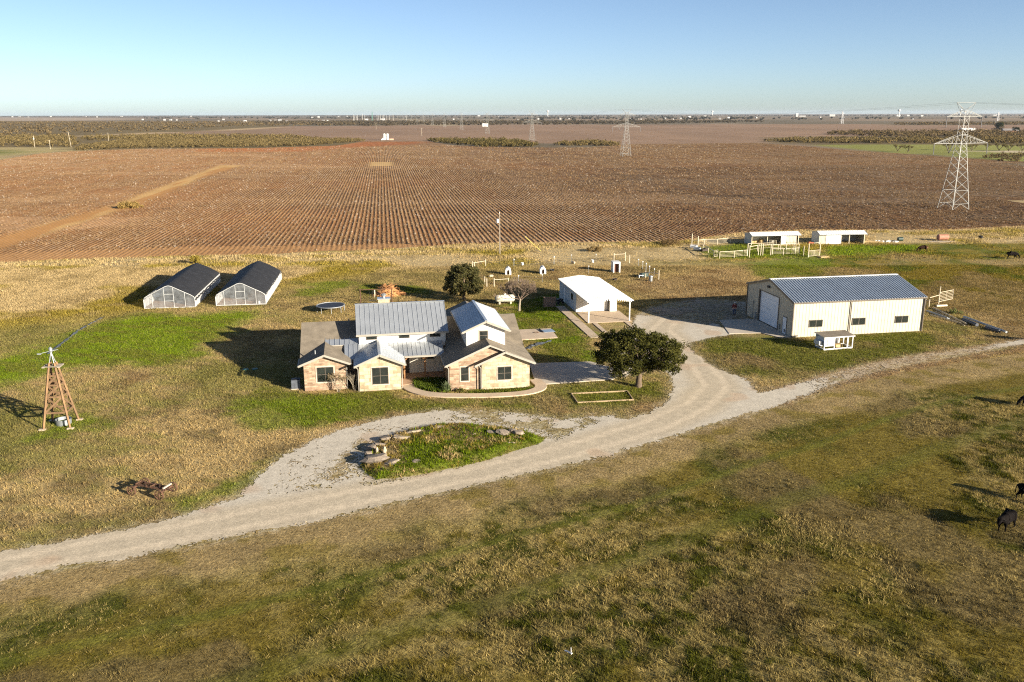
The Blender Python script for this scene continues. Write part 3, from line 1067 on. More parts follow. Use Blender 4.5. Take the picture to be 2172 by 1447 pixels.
def clear_of_works(x, y, m_=.15):
    k = (sdist(ROAD, x, y, 2) < -m_) | (sdist(ISLE, x, y, 2) > 0)
    k &= (sdist(DRIVE, x, y, 2) < -m_) & (pline(WALKW, x, y, 3) > .62 + m_)
    hw = [np.array([HF.w(*p) for p in q]) for q in (((0, -.1), (5.2, -.1), (5.2, -1.2), (9.4, -1.2), (9.4, 1.0), (13.8, 1.4), (13.8, -2.5), (16.8, -2.9), (21.8, -2.9), (22.2, 14), (-.1, 14)),)]
    hw += [np.array([BF.w(*p) for p in ((-6.6, -.2), (17.3, -.1), (17.3, 12.5), (-5, 12.5))])]
    hw += [np.array([CF.w(*p) for p in ((-2, -6), (6, -6), (6, 17), (-2, 17))])]
    hw += [np.array([GF.w(*p) for p in ((0, 0), (6.7, 0), (6.7, 19), (0, 19))]), np.array([GF.w(*p) for p in ((9.4, 0), (16.4, 0), (16.4, 19), (9.4, 19))])]
    hw += [GP([(1098, 700), (1168, 697.5), (1183, 717), (1106, 722)])]
    for h in hw:
        k &= sdist(h, x, y, 2) < -m_
    return k


def scatter(n, y0, y1, slope=.64, pad=6):
    y = np.sqrt(RNG.uniform(y0 ** 2, y1 ** 2, n))
    return RNG.uniform(-1, 1, n) * (slope * y + pad), y


# pasture tussocks in front of the road
x, y = scatter(290000, 30, 112)
br = below_road(x, y)
k = (br > .2)
x, y, br = x[k], y[k], br[k]
cc, rk = albedo(x, y)
k = (RNG.uniform(0, 1, len(x)) < .42 + .58 * rk) & clear_of_works(x, y)
x, y, cc, rk = x[k], y[k], cc[k], rk[k]
sz = .075 + rk * RNG.uniform(.03, .20, len(x))
dry = (RNG.uniform(0, 1, len(x)) < .05 + .75 * rk * sstep(.46, .6, fbm(x, y, 5, 3, 222)))[:, None]
cc = np.where(dry, cc * .3 + C(.35, .265, .10), cc * 1.1)
blades('pasture_grass', x, y, sz, cc, 8, M['grass'], .75, 1.25, .085, label='rank olive and straw tussock grass in the pasture before the road', cat='grass')
# short lawn and verge
x, y = scatter(420000, 48, 150)
k = below_road(x, y) <= .2
x, y = x[k], y[k]
k = clear_of_works(x, y) & (sdist(FIELD, x, y, 3) < -1)
x, y = x[k], y[k]
cc, rk = albedo(x, y)
sz = .05 + .11 * RNG.uniform(0, 1, len(x)) ** 2 + rk * RNG.uniform(.05, .32, len(x)) + .0006 * y
w_ = RNG.uniform(0, 1, len(x))[:, None]
cc = np.where(w_ < .07, cc * .6 + STRAW2 * .42, cc * (.82 + .45 * w_))
blades('yard_grass', x, y, sz, cc, 5, M['grass'], .8, .9, .12, label='short patchy lawn grass round the farm yard', cat='grass')
# tall straw along the field and behind the yard
x, y = scatter(120000, 128, 205)
qd = sdist(FIELD, x, y, 14)
cc, rk = albedo(x, y)
k = (qd < -.2) & clear_of_works(x, y) & (RNG.uniform(0, 1, len(x)) < .18 + .8 * rk)
x, y, cc, rk = x[k], y[k], cc[k], rk[k]
blades('straw_grass', x, y, .16 + rk * RNG.uniform(.1, .5, len(x)), cc * 1.15, 5, M['grass'], .7, .6, .12, label='tall dry straw grass on the field margin', cat='grass')
# cotton stalks with lint
q_ = 140 + 600 * RNG.uniform(0, 1, 210000) ** 2.0
p_ = RNG.uniform(-1, 1, 210000) * (q_ * .72 + 20) + .03 * q_
p_ = np.round(p_ / ROWS + .5) * ROWS - .5 * ROWS + RNG.normal(0, .12, len(p_))
x, y = unpq(p_, q_)
_, bare = field_albedo(x, y, p_, np.ones(len(x)))
k = (sdist(FIELD, x, y, 4) > .6) & (np.abs(x) < .64 * y + 8) & (RNG.uniform(0, 1, len(x)) < .9 - .95 * bare) & (fbm(x, y, 9, 3, 77) > .36)
x, y = x[k], y[k]
r = RNG.uniform(0, 1, len(x))
dk = .25 * sstep(20, 120, x - .12 * y)
cc = np.where((r < .09 - .05 * dk)[:, None], C(.47, .40, .32), np.where((r < .62)[:, None], C(.26, .17, .088), C(.32, .215, .115))) * (1 - dk)[:, None]
blades('cotton_stalks', x, y, RNG.uniform(.2, .42, len(x)) * (.55 + .0022 * y), cc, 4, M['grass'], .6, .5, .13, z0=np.full(len(x), .08), label='rows of picked cotton stalks with white lint', cat='crop stubble')

# ================================================================== FARMHOUSE
def add_window(parent, x0, x1, z0, z1, y, mullions=(1, 1), surround=True, depth=.06, name='window', frame=None, inset=0):
    """window on a wall facing -y at plane y: frame part with pane and surround below it"""
    frame = frame or M['frame_dark']
    m = MB()
    t = .055
    m.box(x0, x1, y - .035, y + .02, z0, z0 + t).box(x0, x1, y - .035, y + .02, z1 - t, z1)
    m.box(x0, x0 + t, y - .034, y + .02, z0 + t, z1 - t).box(x1 - t, x1, y - .034, y + .02, z0 + t, z1 - t)
    nx, nz = mullions
    for i in range(nx):
        xm = x0 + (x1 - x0) * (i + 1) / (nx + 1)
        m.box(xm - .03, xm + .03, y - .033, y + .02, z0 + t, z1 - t)
    for i in range(nz):
        zm = z0 + (z1 - z0) * (i + 1) / (nz + 1)
        m.box(x0 + t, x1 - t, y - .030, y + .02, zm - .025, zm + .025)
    f = m.build(name, frame, parent)
    MB().box(x0 + .02, x1 - .02, y - .012, y + .012, z0 + .02, z1 - .02).build('pane', M['glass'], f)
    if surround:
        s = MB()
        s.box(x0 - .1, x0 - .003, y - .02, y + .015, z0 - .1, z1 + .1).box(x1 + .003, x1 + .1, y - .02, y + .015, z0 - .1, z1 + .1)
        s.box(x0 - .003, x1 + .003, y - .02, y + .015, z1 + .003, z1 + .1).box(x0 - .003, x1 + .003, y - .035, y + .015, z0 - .1, z0 - .003)
        s.build('sill', M['frame_light'], f)
    return f


def seams(m, a0, a1, b0, b1, step, w=.026, h=.038, mi=0, off=.5):
    """raised ribs from eave edge a0-a1 to ridge edge b0-b1"""
    a0, a1, b0, b1 = map(Vector, (a0, a1, b0, b1))
    n = max(1, int(round((a1 - a0).length / step)))
    for i in range(n + 1):
        t = min(max((i) / n, .004), .996)
        m.bar(a0.lerp(a1, t) + Vector((0, 0, h / 2)), b0.lerp(b1, t) + Vector((0, 0, h / 2)), w, h, mi)


house = thing('farmhouse', 'cream stone and brick farmhouse with grey metal and shingle roofs', 'house', HO, HF.a)

# --- walls
m = MB()
E0 = 2.52


def gable_box(m, x0, x1, y0, y1, ez, rz, mi=0, mx=None):
    """walls with gable ends at y0 and y1"""
    mx = (x0 + x1) / 2 if mx is None else mx
    poly = [(x0, y0, 0), (x1, y0, 0), (x1, y0, ez), (mx, y0, rz), (x0, y0, ez)]
    m.prism(poly, (0, y1 - y0, 0), mi)


def wing(name, mt, *shapes):
    """one wall mass of the house as a part of its own"""
    m = MB()
    for kind, arg in shapes:
        if kind == 'gable':
            gable_box(m, *arg)
        elif kind == 'box':
            m.box(*arg)
        else:
            m.prism(*arg)
    m.build(name, M[mt], house)


wing('brick_wall', 'brick', ('gable', (0, 4.05, 0, 6.5, 2.62, 3.43)))
wing('brick_wall', 'brick', ('box', (.01, 5.3, 2.75, 13.3, 0, 2.6)), ('prism', ([(.02, 2.75, 2.6), (.02, 13.3, 2.6), (.02, 8.0, 4.78)], (5.2, 0, 0))))
wing('brick_wall', 'brick', ('gable', (13.85, 21.66, -2.4, 4, 2.52, 4.15, 0, 17.75)))
wing('brick_wall', 'brick', ('box', (14.3, 21.64, 2.8, 13.3, 0, 2.6)), ('prism', ([(14.3, 2.75, 2.6), (14.3, 13.3, 2.6), (14.3, 8.0, 4.78)], (7.34, 0, 0))))
wing('brick_wall', 'brick', ('prism', ([(13.9, 11, 0), (21.6, 11, 0), (21.6, 11, 3.0), (17.75, 11, 4.6), (13.9, 11, 3.0)], (0, 4.2, 0))))
wing('stone_wall', 'stone', ('gable', (5.25, 9.25, -1.1, 3.8, 2.6, 3.42)))
wing('stone_wall', 'stone', ('gable', (16.95, 21.68, -2.72, 1, 2.52, 3.5, 0, 19.2)))
wing('white_upper_wall', 'white_siding', ('box', (5.38, 14.18, 3.9, 10.9, 0, 4.62)), ('prism', ([(5.38, 3.9, 4.6), (5.38, 10.9, 4.6), (5.38, 7.4, 6.55)], (8.8, 0, 0))))
wing('white_upper_wall', 'white_siding', ('prism', ([(15.85, 0, 2.9), (19.72, 0, 2.9), (19.72, 0, 5.35), (17.78, 0, 6.13), (15.85, 0, 5.35)], (0, 8.8, 0))))
# --- roofs
pt = .16
# left brick wing cross gable
def gable_roof(R, x0, x1, mx, y0, y1, ez, rz, y1r=None, t=pt, mi=0, dz=0):
    y1r = y1 if y1r is None else y1r
    R.slab([(x0, y0, ez + dz), (mx, y0, rz + dz), (mx, y1r, rz + dz), (x0, y1, ez + dz)], t, mi, 1)
    R.slab([(x1, y0, ez + dz), (x1, y1, ez + dz), (mx, y1r, rz + dz), (mx, y0, rz + dz)], t, mi, 1)


R = MB()
gable_roof(R, -.48, 4.5, 2.0, -.42, 6.2, 2.68, 3.66)
R.build('shingle_roof', [M['shingle'], M['trim']], house)
R = MB()
# left main section, ridge along x
R.slab([(-.45, 2.3, 2.66), (5.42, 2.3, 2.66), (5.42, 8.0, 4.98), (-.45, 8.0, 4.98)], pt, 0, 1)
R.slab([(-.45, 8.0, 4.98), (5.42, 8.0, 4.98), (5.42, 13.75, 2.64), (-.45, 13.75, 2.64)], pt, 0, 1)
R.build('shingle_roof', [M['shingle'], M['trim']], house)
R = MB()
# right wing, ridge along y, running under the upper room
gable_roof(R, 13.4, 22.14, 17.75, -2.85, 3.6, 2.62, 4.5, 6.9)
R.build('shingle_roof', [M['shingle'], M['trim']], house)
R = MB()
gable_roof(R, 16.22, 22.15, 19.2, -3.2, -2.5, 2.6, 3.86, None, pt, 0, -.006)
R.build('shingle_roof', [M['shingle'], M['trim']], house)
R = MB()
# right main section
R.slab([(14.1, 2.3, 2.66), (22.15, 2.3, 2.66), (22.15, 8.0, 4.98), (14.1, 8.0, 4.98)], pt, 0, 1)
R.slab([(14.1, 8.0, 4.98), (22.15, 8.0, 4.98), (22.15, 13.75, 2.64), (14.1, 13.75, 2.64)], pt, 0, 1)
R.build('shingle_roof', [M['shingle'], M['trim']], house)
R = MB()
# rear wing
gable_roof(R, 13.4, 22.1, 17.75, 8.3, 15.6, 3.12, 4.975, None, pt, 0, 0)
R.build('shingle_roof', [M['shingle'], M['trim']], house)
# metal roofs
def metal_roof(name, quads, step, ribs=True, t=.13):
    m = MB()
    for q in quads:
        m.slab(q, t, 0, 1)
    for (a0, a1, b1, b0) in quads:
        seams(m, a0, a1, b0, b1, step)
    for q in quads:
        pass
    return m.build(name, [M['roof_metal'], M['trim']], house)


# each quad: eave start, eave end, ridge end, ridge start
metal_roof('upper_metal_roof', [[(5.12, 3.45, 4.5), (14.45, 3.45, 4.5), (14.45, 7.4, 6.78), (5.12, 7.4, 6.78)],
                                [(14.45, 11.35, 4.5), (5.12, 11.35, 4.5), (5.12, 7.4, 6.78), (14.45, 7.4, 6.78)]], .49)
metal_roof('room_metal_roof', [[(15.38, -.45, 5.26), (15.38, 9.2, 5.26), (17.78, 9.2, 6.3), (17.78, -.45, 6.3)],
                               [(20.2, 9.2, 5.26), (20.2, -.45, 5.26), (17.78, -.45, 6.3), (17.78, 9.2, 6.3)]], .42)
metal_roof('bay_metal_roof', [[(4.8, -1.56, 2.66), (4.8, 3.9, 2.66), (7.25, 3.9, 3.72), (7.25, -1.56, 3.72)],
                              [(9.7, 3.9, 2.66), (9.7, -1.56, 2.66), (7.25, -1.56, 3.72), (7.25, 3.9, 3.72)]], .4)
sl = .306
metal_roof('porch_metal_roof', [[(9.3, 1.35, 2.64), (13.75, 1.35, 2.64), (13.75, 3.95, 2.64 + sl * 2.6), (9.3, 3.95, 2.64 + sl * 2.6)],
                                [(3.9, 1.25, 2.62), (9.3, 1.35, 2.635), (9.3, 3.95, 2.635 + sl * 2.6), (3.9, 3.95, 2.61 + sl * 2.7)],
                                [(2.0, 3.95, 2.59 + sl * 2.7), (5.4, 3.95, 2.60 + sl * 2.7), (5.4, 5.3, 3.86), (2.0, 5.3, 3.86)]], .46)
# ridge caps
for a, b in (((5.1, 7.4, 6.83), (14.47, 7.4, 6.83)), ((17.78, -.47, 6.35), (17.78, 9.22, 6.35)), ((7.25, -1.58, 3.77), (7.25, 3.9, 3.77))):
    MB().bar(a, b, .26, .05).build('ridge_cap', M['roof_metal'], house)
# fascia and gutters
for a, b in (((5.1, 3.42, 4.38), (14.47, 3.42, 4.38)), ((9.6, 1.3, 2.54), (13.5, 1.3, 2.54)), ((-.5, -.4, 2.6), (-.5, 2.3, 2.6)), ((4.52, -.4, 2.58), (4.52, 1.2, 2.58)),
             ((4.78, -1.54, 2.57), (4.78, 1.2, 2.57)), ((9.73, -1.54, 2.57), (9.73, 1.3, 2.57)), ((13.37, -2.83, 2.53), (13.37, 1.3, 2.53)),
             ((16.19, -3.18, 2.5), (16.19, -2.9, 2.5)), ((22.18, -3.2, 2.51), (22.18, 2.3, 2.51)), ((15.35, -.43, 5.17), (15.35, 9.2, 5.17)), ((20.23, -.43, 5.17), (20.23, 9.2, 5.17))):
    MB().bar(a, b, .11, .12).build('gutter', M['trim'], house)
# rake boards on the gable fronts
for (x0, x1, mx, y, ez, rz) in ((-.48, 4.5, 2.0, -.44, 2.6, 3.58), (4.8, 9.7, 7.25, -1.58, 2.58, 3.64), (13.4, 17.75, 17.75, -2.87, 2.54, 4.42), (16.22, 22.15, 19.2, -3.22, 2.52, 3.77), (15.38, 20.2, 17.78, -.47, 5.18, 6.22)):
    m = MB().bar((x0, y, ez), (mx, y, rz), .035, .2)
    if x1 > mx:
        m.bar((x1, y, ez), (mx, y, rz), .035, .2)
    m.build('rake_board', M['trim'], house)
for (x, y, z) in ((4.08, -.06, 2.5), (5.15, -1.16, 2.5), (9.36, -.95, 2.5), (13.75, -2.46, 2.45), (16.85, -2.8, 2.45)):
    MB().tube([(x, y, 0.05), (x, y, z - .25), (x + (.18 if x in (9.36, 4.08) else -.18), y - .1, z)], .045, 6).build('downspout', M['trim'], house)
# windows
add_window(house, 1.22, 2.82, .84, 2.34, -.012, (1, 1))
add_window(house, 6.46, 8.04, .64, 2.34, -1.112, (1, 1))
add_window(house, 14.93, 15.72, .90, 2.3, -2.412, (0, 1))
add_window(house, 18.5, 19.88, .9, 2.24, -2.732, (1, 1))
add_window(house, 17.15, 18.0, 3.98 + .28, 5.22, -.012, (0, 1))
for x0, x1 in ((6.1, 7.2), (9.4, 10.5), (12.55, 13.65)):
    add_window(house, x0, x1, 3.84, 4.26, 3.888, (0, 0), False)
m = MB().box(9.32, 13.86, 3.86, 3.895, .12, 2.9)
m.build('porch_wall', M['porch_wall'], house)
add_window(house, 11.55, 12.95, 1.5, 2.25, 3.85, (0, 0), False)
d = MB().box(9.5, 10.35, 3.80, 3.86, .12, 2.2).build('front_door', M['dark_void'], house)
MB().lathe([(.03, 0), (.035, .03), (.01, .06)], 8, (10.25, 3.74, 1.1)).build('handle', M['galv'], d)
m = MB().box(9.3, 13.84, 1.75, 3.85, 0, .13)
m.prism([(9.3, -.2, 0), (10.55, .2, 0), (10.55, 1.75, 0), (9.3, 1.75, 0)], (0, 0, .13))
m.build('porch_floor', M['porch_floor'], house)
for x, y in ((11.85, 2.15), (9.75, 2.0)):
    m = MB().box(x - .09, x + .09, y - .09, y + .09, .13, 2.62)
    m.bar((x, y, 1.95), (x + .55, y, 2.5), .09, .12).bar((x, y, 1.95), (x - .4, y, 2.4), .09, .12)
    m.build('porch_post', M['wood'], house)
MB().bar((9.3, 2.1, 2.7), (13.8, 2.1, 2.7), .14, .2).build('porch_beam', M['wood'], house)
# chimney
m = MB().box(7.55, 8.75, 7.75, 8.55, 4.5, 7.15)
ch = m.build('chimney', M['stone'], house)
MB().box(7.47, 8.83, 7.67, 8.63, 7.15, 7.25).build('chimney_cap', M['roof_metal'], ch)
MB().lathe([(.13, 7.25), (.13, 7.5), (.27, 7.5), (.3, 7.62), (.05, 7.74)], 12, (8.15, 8.15, 0)).build('flue_cowl', M['galv'], ch)
for (x, y, z) in ((1.1, 1.4, 3.28), (4.4, 9.4, 4.45), (15.0, 9.6, 4.2)):
    MB().tube([(x, y, z - .2), (x, y, z + .4)], .06, 8).build('vent_pipe', M['galv'], house)

# --- things against the house
ac = thing('air_conditioner', 'dark metal air conditioner unit in shade at the brick end of the house', 'air conditioner', HF.w(-.9, 1.2), HF.a)
MB().box(-.42, .42, -.42, .42, .06, .92).build('body', M['tarp'], ac)
MB().lathe([(.36, .92), (.36, .96), (.1, .99)], 20).build('fan_grille', M['black'], ac)
MB().box(-.5, .5, -.5, .5, 0, .06).build('pad', M['concrete'], ac)
for i, (px, py) in enumerate(((521, 784), (541, 783))):
    x, y = G(px, py)
    o = MB().lathe([(.34, 0), (.34, .05), (.28, .09)], 20).build('septic_lid', M['teal'])
    tag(o, ('teal round septic lid on the lawn, the one farther from the house', 'teal round septic lid on the lawn, the one nearer the house')[i], 'lid', 'septic lids')
    place(o, (x, y), 0, -.03)

# garden bed frame
bed = GP([(1212, 836), (1330.5, 830.5), (1343, 849), (1225, 855)])
m = MB()
for i in range(4):
    a, b = bed[i], bed[(i + 1) % 4]
    d = (b - a) / np.hypot(*(b - a)) * .06
    m.bar((*(a - d), .05), (*(b + d), .05), .09, .12 + .004 * (i % 2))
tag(m.build('garden_bed_frame', mat('pale_bed_timber', (.36, .26, .15), .85, 0, .18, 3)), 'low oblong timber garden bed frame in the grass by the oak', 'garden bed')

# patio bits
x, y = G(1163, 703.5)
o = tag(MB().box(-.7, .7, -.65, .65, 0, .025).build('foam_pad', M['blue_pad']), 'pale blue square pad lying on the patio slab', 'pad')
place(o, (x, y), HF.a + .1, .1)
x, y = G(1148, 704)
o = tag(MB().bar((0, -.8, .06), (0, .8, .06), .14, .12).build('black_beam', M['black']), 'black bar lying beside the pale blue pad on the slab', 'bar')
place(o, (x, y), HF.a + .1, .1)
m = MB()
for k in range(6):
    a = k * 1.3
    m.tube([(.25 * math.cos(a), .2 * math.sin(a), .02), (.35 * math.cos(a + 1), .28 * math.sin(a + 1), .05), (.2 * math.cos(a + 2), .3 * math.sin(a + 2), .03)], .02, 5)
o = tag(m.build('hose_coil', M['rust']), 'small brown coil of hose on the patio slab', 'hose')
place(o, G(1137, 707.5), 0, .1)
# torn black plastic by the slab and along the lawn
def rag(name, pts, w, label, seed, n=14, mt=None):
    P = np.array([G(*p) for p in pts])
    r = random.Random(seed)
    m = MB()
    L_ = []
    for i in range(n):
        t = i / (n - 1) * (len(P) - 1)
        k = min(int(t), len(P) - 2)
        L_.append(P[k] + (P[k + 1] - P[k]) * (t - k))
    vs, fs = [], []
    for i, p in enumerate(L_):
        d = L_[min(i + 1, n - 1)] - L_[max(i - 1, 0)]
        d = d / (np.hypot(*d) + 1e-9)
        nn = np.array([-d[1], d[0]])
        ww = w * r.uniform(.25, 1)
        for s, hgt in ((-1, .015), (-.3, r.uniform(.05, .16)), (.4, r.uniform(.03, .14)), (1, .015)):
            q = p + nn * ww * s + d * r.uniform(-.15, .15)
            vs.append((*q, hgt))
    for i in range(n - 1):
        for j in range(3):
            if r.random() < .9:
                fs.append((i * 4 + j, i * 4 + j + 1, (i + 1) * 4 + j + 1, (i + 1) * 4 + j))
    m._add(vs, fs)
    return tag(m.build(name, mt or M['tarp']), label, 'plastic sheet')


rag('torn_tarp', [(1118, 741), (1130, 733), (1148, 728), (1168, 723.5)], .55, 'torn dark plastic sheet on the grass below the patio slab', 3)
rag('plastic_strip', [(100, 752), (140, 722), (165, 702), (190, 688), (222, 672)], .28, 'long thin strip of torn dark plastic along the green lawn edge', 9, 40)

# ================================================================== STEEL BARN
barn = thing('steel_barn', 'long tan ribbed steel barn with white overhead door', 'barn', BF.o, BF.a)
BL, BW, BE, BR = 17.18, 12.34, 4.3, 5.92


def ribbed(m, a, b, zf, step, depth=.024, mi=0, foot=0.0):
    """ribbed wall sheet from ground point a to b, height function zf(t), ribs outward (right of a->b)"""
    a, b = Vector((*a, 0)), Vector((*b, 0))
    L_ = (b - a).length
    d = (b - a) / L_
    nrm = Vector((d.y, -d.x, 0))
    n = int(round(L_ / step))
    prof = []
    for i in range(n):
        s = i * L_ / n
        w = L_ / n
        prof += [(s, 0), (s + w * .80, 0), (s + w * .86, depth), (s + w * .94, depth)]
    prof.append((L_, 0))
    vs, fs = [], []
    for s, o in prof:
        p = a + d * s + nrm * o
        vs += [(p.x, p.y, foot), (p.x, p.y, zf(s / L_))]
    for i in range(len(prof) - 1):
        fs.append((2 * i, 2 * i + 2, 2 * i + 3, 2 * i + 1))
    m._add(vs, fs, mi)


m = MB()
gz = lambda t: BE + (BR - BE) * (1 - abs(2 * t - 1)) - .05
ribbed(m, (0, 0), (BL, 0), lambda t: BE, .42)
ribbed(m, (BL, 0), (BL, BW), gz, .42)
ribbed(m, (BL, BW), (0, BW), lambda t: BE, .42)
n1 = MB()
ribbed(m, (0, BW), (0, 9.12), lambda t: gz((1 - t) * BW / BW * 1.0) if False else BE + (BR - BE) * (1 - abs(2 * (BW + (9.12 - BW) * t) / BW - 1)) - .05, .42)
ribbed(m, (0, 9.12), (0, 3.55), lambda t: BE + (BR - BE) * (1 - abs(2 * (9.12 + (3.55 - 9.12) * t) / BW - 1)) - .05, .42, foot=4.05)
ribbed(m, (0, 3.55), (0, 0), lambda t: BE + (BR - BE) * (1 - abs(2 * (3.55 - 3.55 * t) / BW - 1)) - .05, .42)
wl = m.build('wall', M['barn_wall'], barn)
# roof with ribs
m = MB()
ov = .18
zr, ze = BR + .02, BE + .03
m.slab([(-ov, -.22, ze - .05), (BL + ov, -.22, ze - .05), (BL + ov, BW / 2, zr), (-ov, BW / 2, zr)], .08, 0, 1)
m.slab([(-ov, BW / 2, zr), (BL + ov, BW / 2, zr), (BL + ov, BW + .22, ze - .05), (-ov, BW + .22, ze - .05)], .08, 0, 1)
seams(m, (-ov, -.22, ze - .05), (BL + ov, -.22, ze - .05), (-ov, BW / 2, zr), (BL + ov, BW / 2, zr), .36, .11, .075)
seams(m, (-ov, BW + .22, ze - .05), (BL + ov, BW + .22, ze - .05), (-ov, BW / 2, zr), (BL + ov, BW / 2, zr), .36, .11, .075)
rf = m.build('roof', [M['barn_roof'], M['barn_trim']], barn)
MB().bar((-ov - .02, BW / 2, zr + .06), (BL + ov + .02, BW / 2, zr + .06), .42, .05).build('ridge_cap', M['carport_roof'], rf)
# trim
m = MB()
m.bar((-ov - .03, -.25, ze - .1), (BL + ov + .03, -.25, ze - .1), .1, .14)
for x in (-ov - .02, BL + ov + .02):
    m.bar((x, -.24, ze - .12), (x, BW / 2, zr - .06), .06, .2)
    m.bar((x, BW + .24, ze - .12), (x, BW / 2, zr - .06), .06, .2)
for x, y in ((-.045, -.045), (BL + .045, -.045), (-.045, BW + .045)):
    m.bar((x, y, 0), (x, y, BE), .12, .12)
m.build('trim', M['barn_trim'], barn)
for x in (7.4, BL - .02):
    MB().tube([(x, -.13, .1), (x, -.13, BE - .3), (x, -.2, BE - .1)], .06, 6).build('downspout', M['barn_trim'], barn)
# overhead door in the left end (wall x = 0)
d = MB()
for k in range(6):
    z0 = .08 + k * .655
    d.box(.16, .2, 3.75, 8.92, z0, z0 + .64)
d = d.build('overhead_door', M['door_white'], barn)
m = MB()
m.box(-.05, .17, 3.55, 3.75, 0, 4.05).box(-.05, .17, 8.92, 9.12, 0, 4.05).box(-.05, .17, 3.55, 9.12, 4.05, 4.16)
m.build('door_frame', M['barn_trim'], barn)
wd = MB().box(-.07, -.04, 1.43, 2.3, .06, 2.06).build('walk_door', M['door_white'], barn)
m = MB().box(-.08, -.035, 1.35, 1.43, .06, 2.14).box(-.08, -.035, 2.3, 2.38, .06, 2.14).box(-.08, -.035, 1.43, 2.3, 2.06, 2.14)
m.build('frame', M['barn_trim'], wd)
MB().box(-.085, -.068, 1.62, 1.9, .25, .62).build('dog_flap', M['black'], wd)
MB().lathe([(.03, 0), (.035, .04), (.01, .05)], 8, (-.1, 2.2, 1.05)).build('handle', M['galv'], wd)
MB().box(-.22, -.02, 6.2, 6.75, 4.82, 5.05).build('gable_lamp', M['black'], barn)
MB().box(-.16, -.02, 3.0, 3.3, .35, .9).build('meter_box', M['galv'], barn)
MB().box(-.16, -.02, 9.45, 9.75, .1, 1.0).build('electric_box', M['galv'], barn)
MB().tube([(-.09, 10.4, 0), (-.09, 10.4, 2.4)], .04, 6).build('conduit', M['galv'], barn)
for x0, x1 in ((2.11, 3.85), (7.74, 9.47), (13.49, 15.23)):
    f = add_window(barn, x0, x1, 1.16, 2.05, -.05, (1, 0), False)
    MB().box(x0 + .95, x1 - .12, -.055, -.045, 1.22, 1.6).build('blind', M['galv'], f)

# chicken coop in front of the barn
coop = thing('chicken_coop', 'white chicken coop with grey roof and open run in front of the barn', 'chicken coop', BF.w(.72, -6.05), BF.a + .06)
L_, W_, H_ = 3.7, 1.75, 1.5
m = MB()
m.box(0, L_, 0, .09, 0, .16).box(0, L_, W_ - .09, W_, 0, .16).box(0, .09, .09, W_ - .09, 0, .16).box(L_ - .09, L_, .09, W_ - .09, 0, .16)
for x in (0, 1.28, 2.95, L_ - .09):
    for y in (0, W_ - .09):
        m.box(x, x + (.16 if x == 2.95 else .1), y, y + .09, .16, H_ - .12)
m.box(0, L_, 0, .09, H_ - .14, H_).box(0, L_, W_ - .09, W_, H_ - .14, H_)
m.build('frame', M['white_paint'], coop)
m = MB().slab([(-.12, -.14, H_ + .03), (L_ + .14, -.14, H_ + .03), (L_ + .14, W_ + .14, H_ + .2), (-.12, W_ + .14, H_ + .2)], .1, 0, 1)
m.build('roof', [M['shingle'], M['white_paint']], coop)
MB().box(.1, 1.28, .02, W_ - .02, .42, H_ - .14).build('hen_house', M['white_paint'], coop)
hd = MB().box(.42, 1.08, -.02, .015, .52, 1.2).build('coop_door', M['white_paint'], coop)
for z in (.62, 1.08):
    for x in (.4, 1.0):
        MB().box(x, x + .1, -.035, -.021, z - .03, z + .03).build('hinge', M['black'], hd)
MB().box(-.42, -.01, .35, W_ - .35, .55, .98).build('nest_box', M['white_paint'], coop)
m = MB().bar((1.35, .5, .5), (2.0, .5, .14), .28, .03)
m.build('ramp', M['straw'], coop)
m = MB().prism([(2.35, W_ - .35, .2), (2.8, W_ - .35, .2), (2.95, W_ - .2, 1.25), (2.45, W_ - .2, 1.25)], (0, .05, 0))
m.build('feeder_board', M['black'], coop)
MB().box(1.95, 2.75, .55, 1.2, .05, .4).build('straw_bale', M['straw'], coop)

# ================================================================== WHITE CARPORT GARAGE
cp = thing('carport_garage', 'low white metal garage with open carport front on two posts', 'garage', CF.o, CF.a)
x0, x1, y0, y1, e, r = 0, 5.5, 6.35, 16.0, 2.62, 3.02
m = MB()
zf = lambda t: e + (r - e) * (1 - abs(2 * t - 1)) - .1
m.prism([(x0, y0, 0), (x1, y0, 0), (x1, y0, e - .1), (2.95, y0, r - .1), (x0, y0, e - .1)], (0, y1 - y0, 0))
m.box(4.55, x1 - .01, y0 - .7, y0 + .1, 0, e - .1)
m.build('wall', M['white_siding'], cp)
ribb = MB()
ribbed(ribb, (x0 - .012, y1), (x0 - .012, y0), lambda t: e - .1, .3, .025)
ribb.build('side_cladding', mat('pale_blue_cladding', (.56, .62, .66), .6, 0, .06), cp)
m = MB()
m.slab([(-.22, -.18, e + .16), (2.95, -.18, r + .18), (2.95, y1 + .12, r + .18), (-.22, y1 + .12, e + .16)], .1, 0, 1)
m.slab([(x1 + .42, -.18, e + .16), (x1 + .42, y1 + .12, e + .16), (2.95, y1 + .12, r + .18), (2.95, -.18, r + .18)], .1, 0, 1)
seams(m, (-.22, y1 + .12, e + .16), (-.22, -.18, e + .16), (2.95, y1 + .12, r + .18), (2.95, -.18, r + .18), .3, .03, .02)
seams(m, (x1 + .42, -.18, e + .16), (x1 + .42, y1 + .12, e + .16), (2.95, -.18, r + .18), (2.95, y1 + .12, r + .18), .3, .03, .02)
m.build('roof', [M['carport_roof'], M['white_paint']], cp)
m = MB()
m.bar((-.2, -.15, e + .1), (2.95, -.15, r + .1), .02, .08).bar((2.95, -.15, r + .1), (5.9, -.15, e + .1), .02, .08)
for k in range(20):           # scalloped valance under the front edge
    x = .02 + k * .29
    zt = e + .1 + (r - e) * (1 - abs((x - 2.95) / 2.95)) * .9
    m.box(x, x + .14, -.17, -.13, zt - .2, zt)
m.build('valance', M['white_paint'], cp)
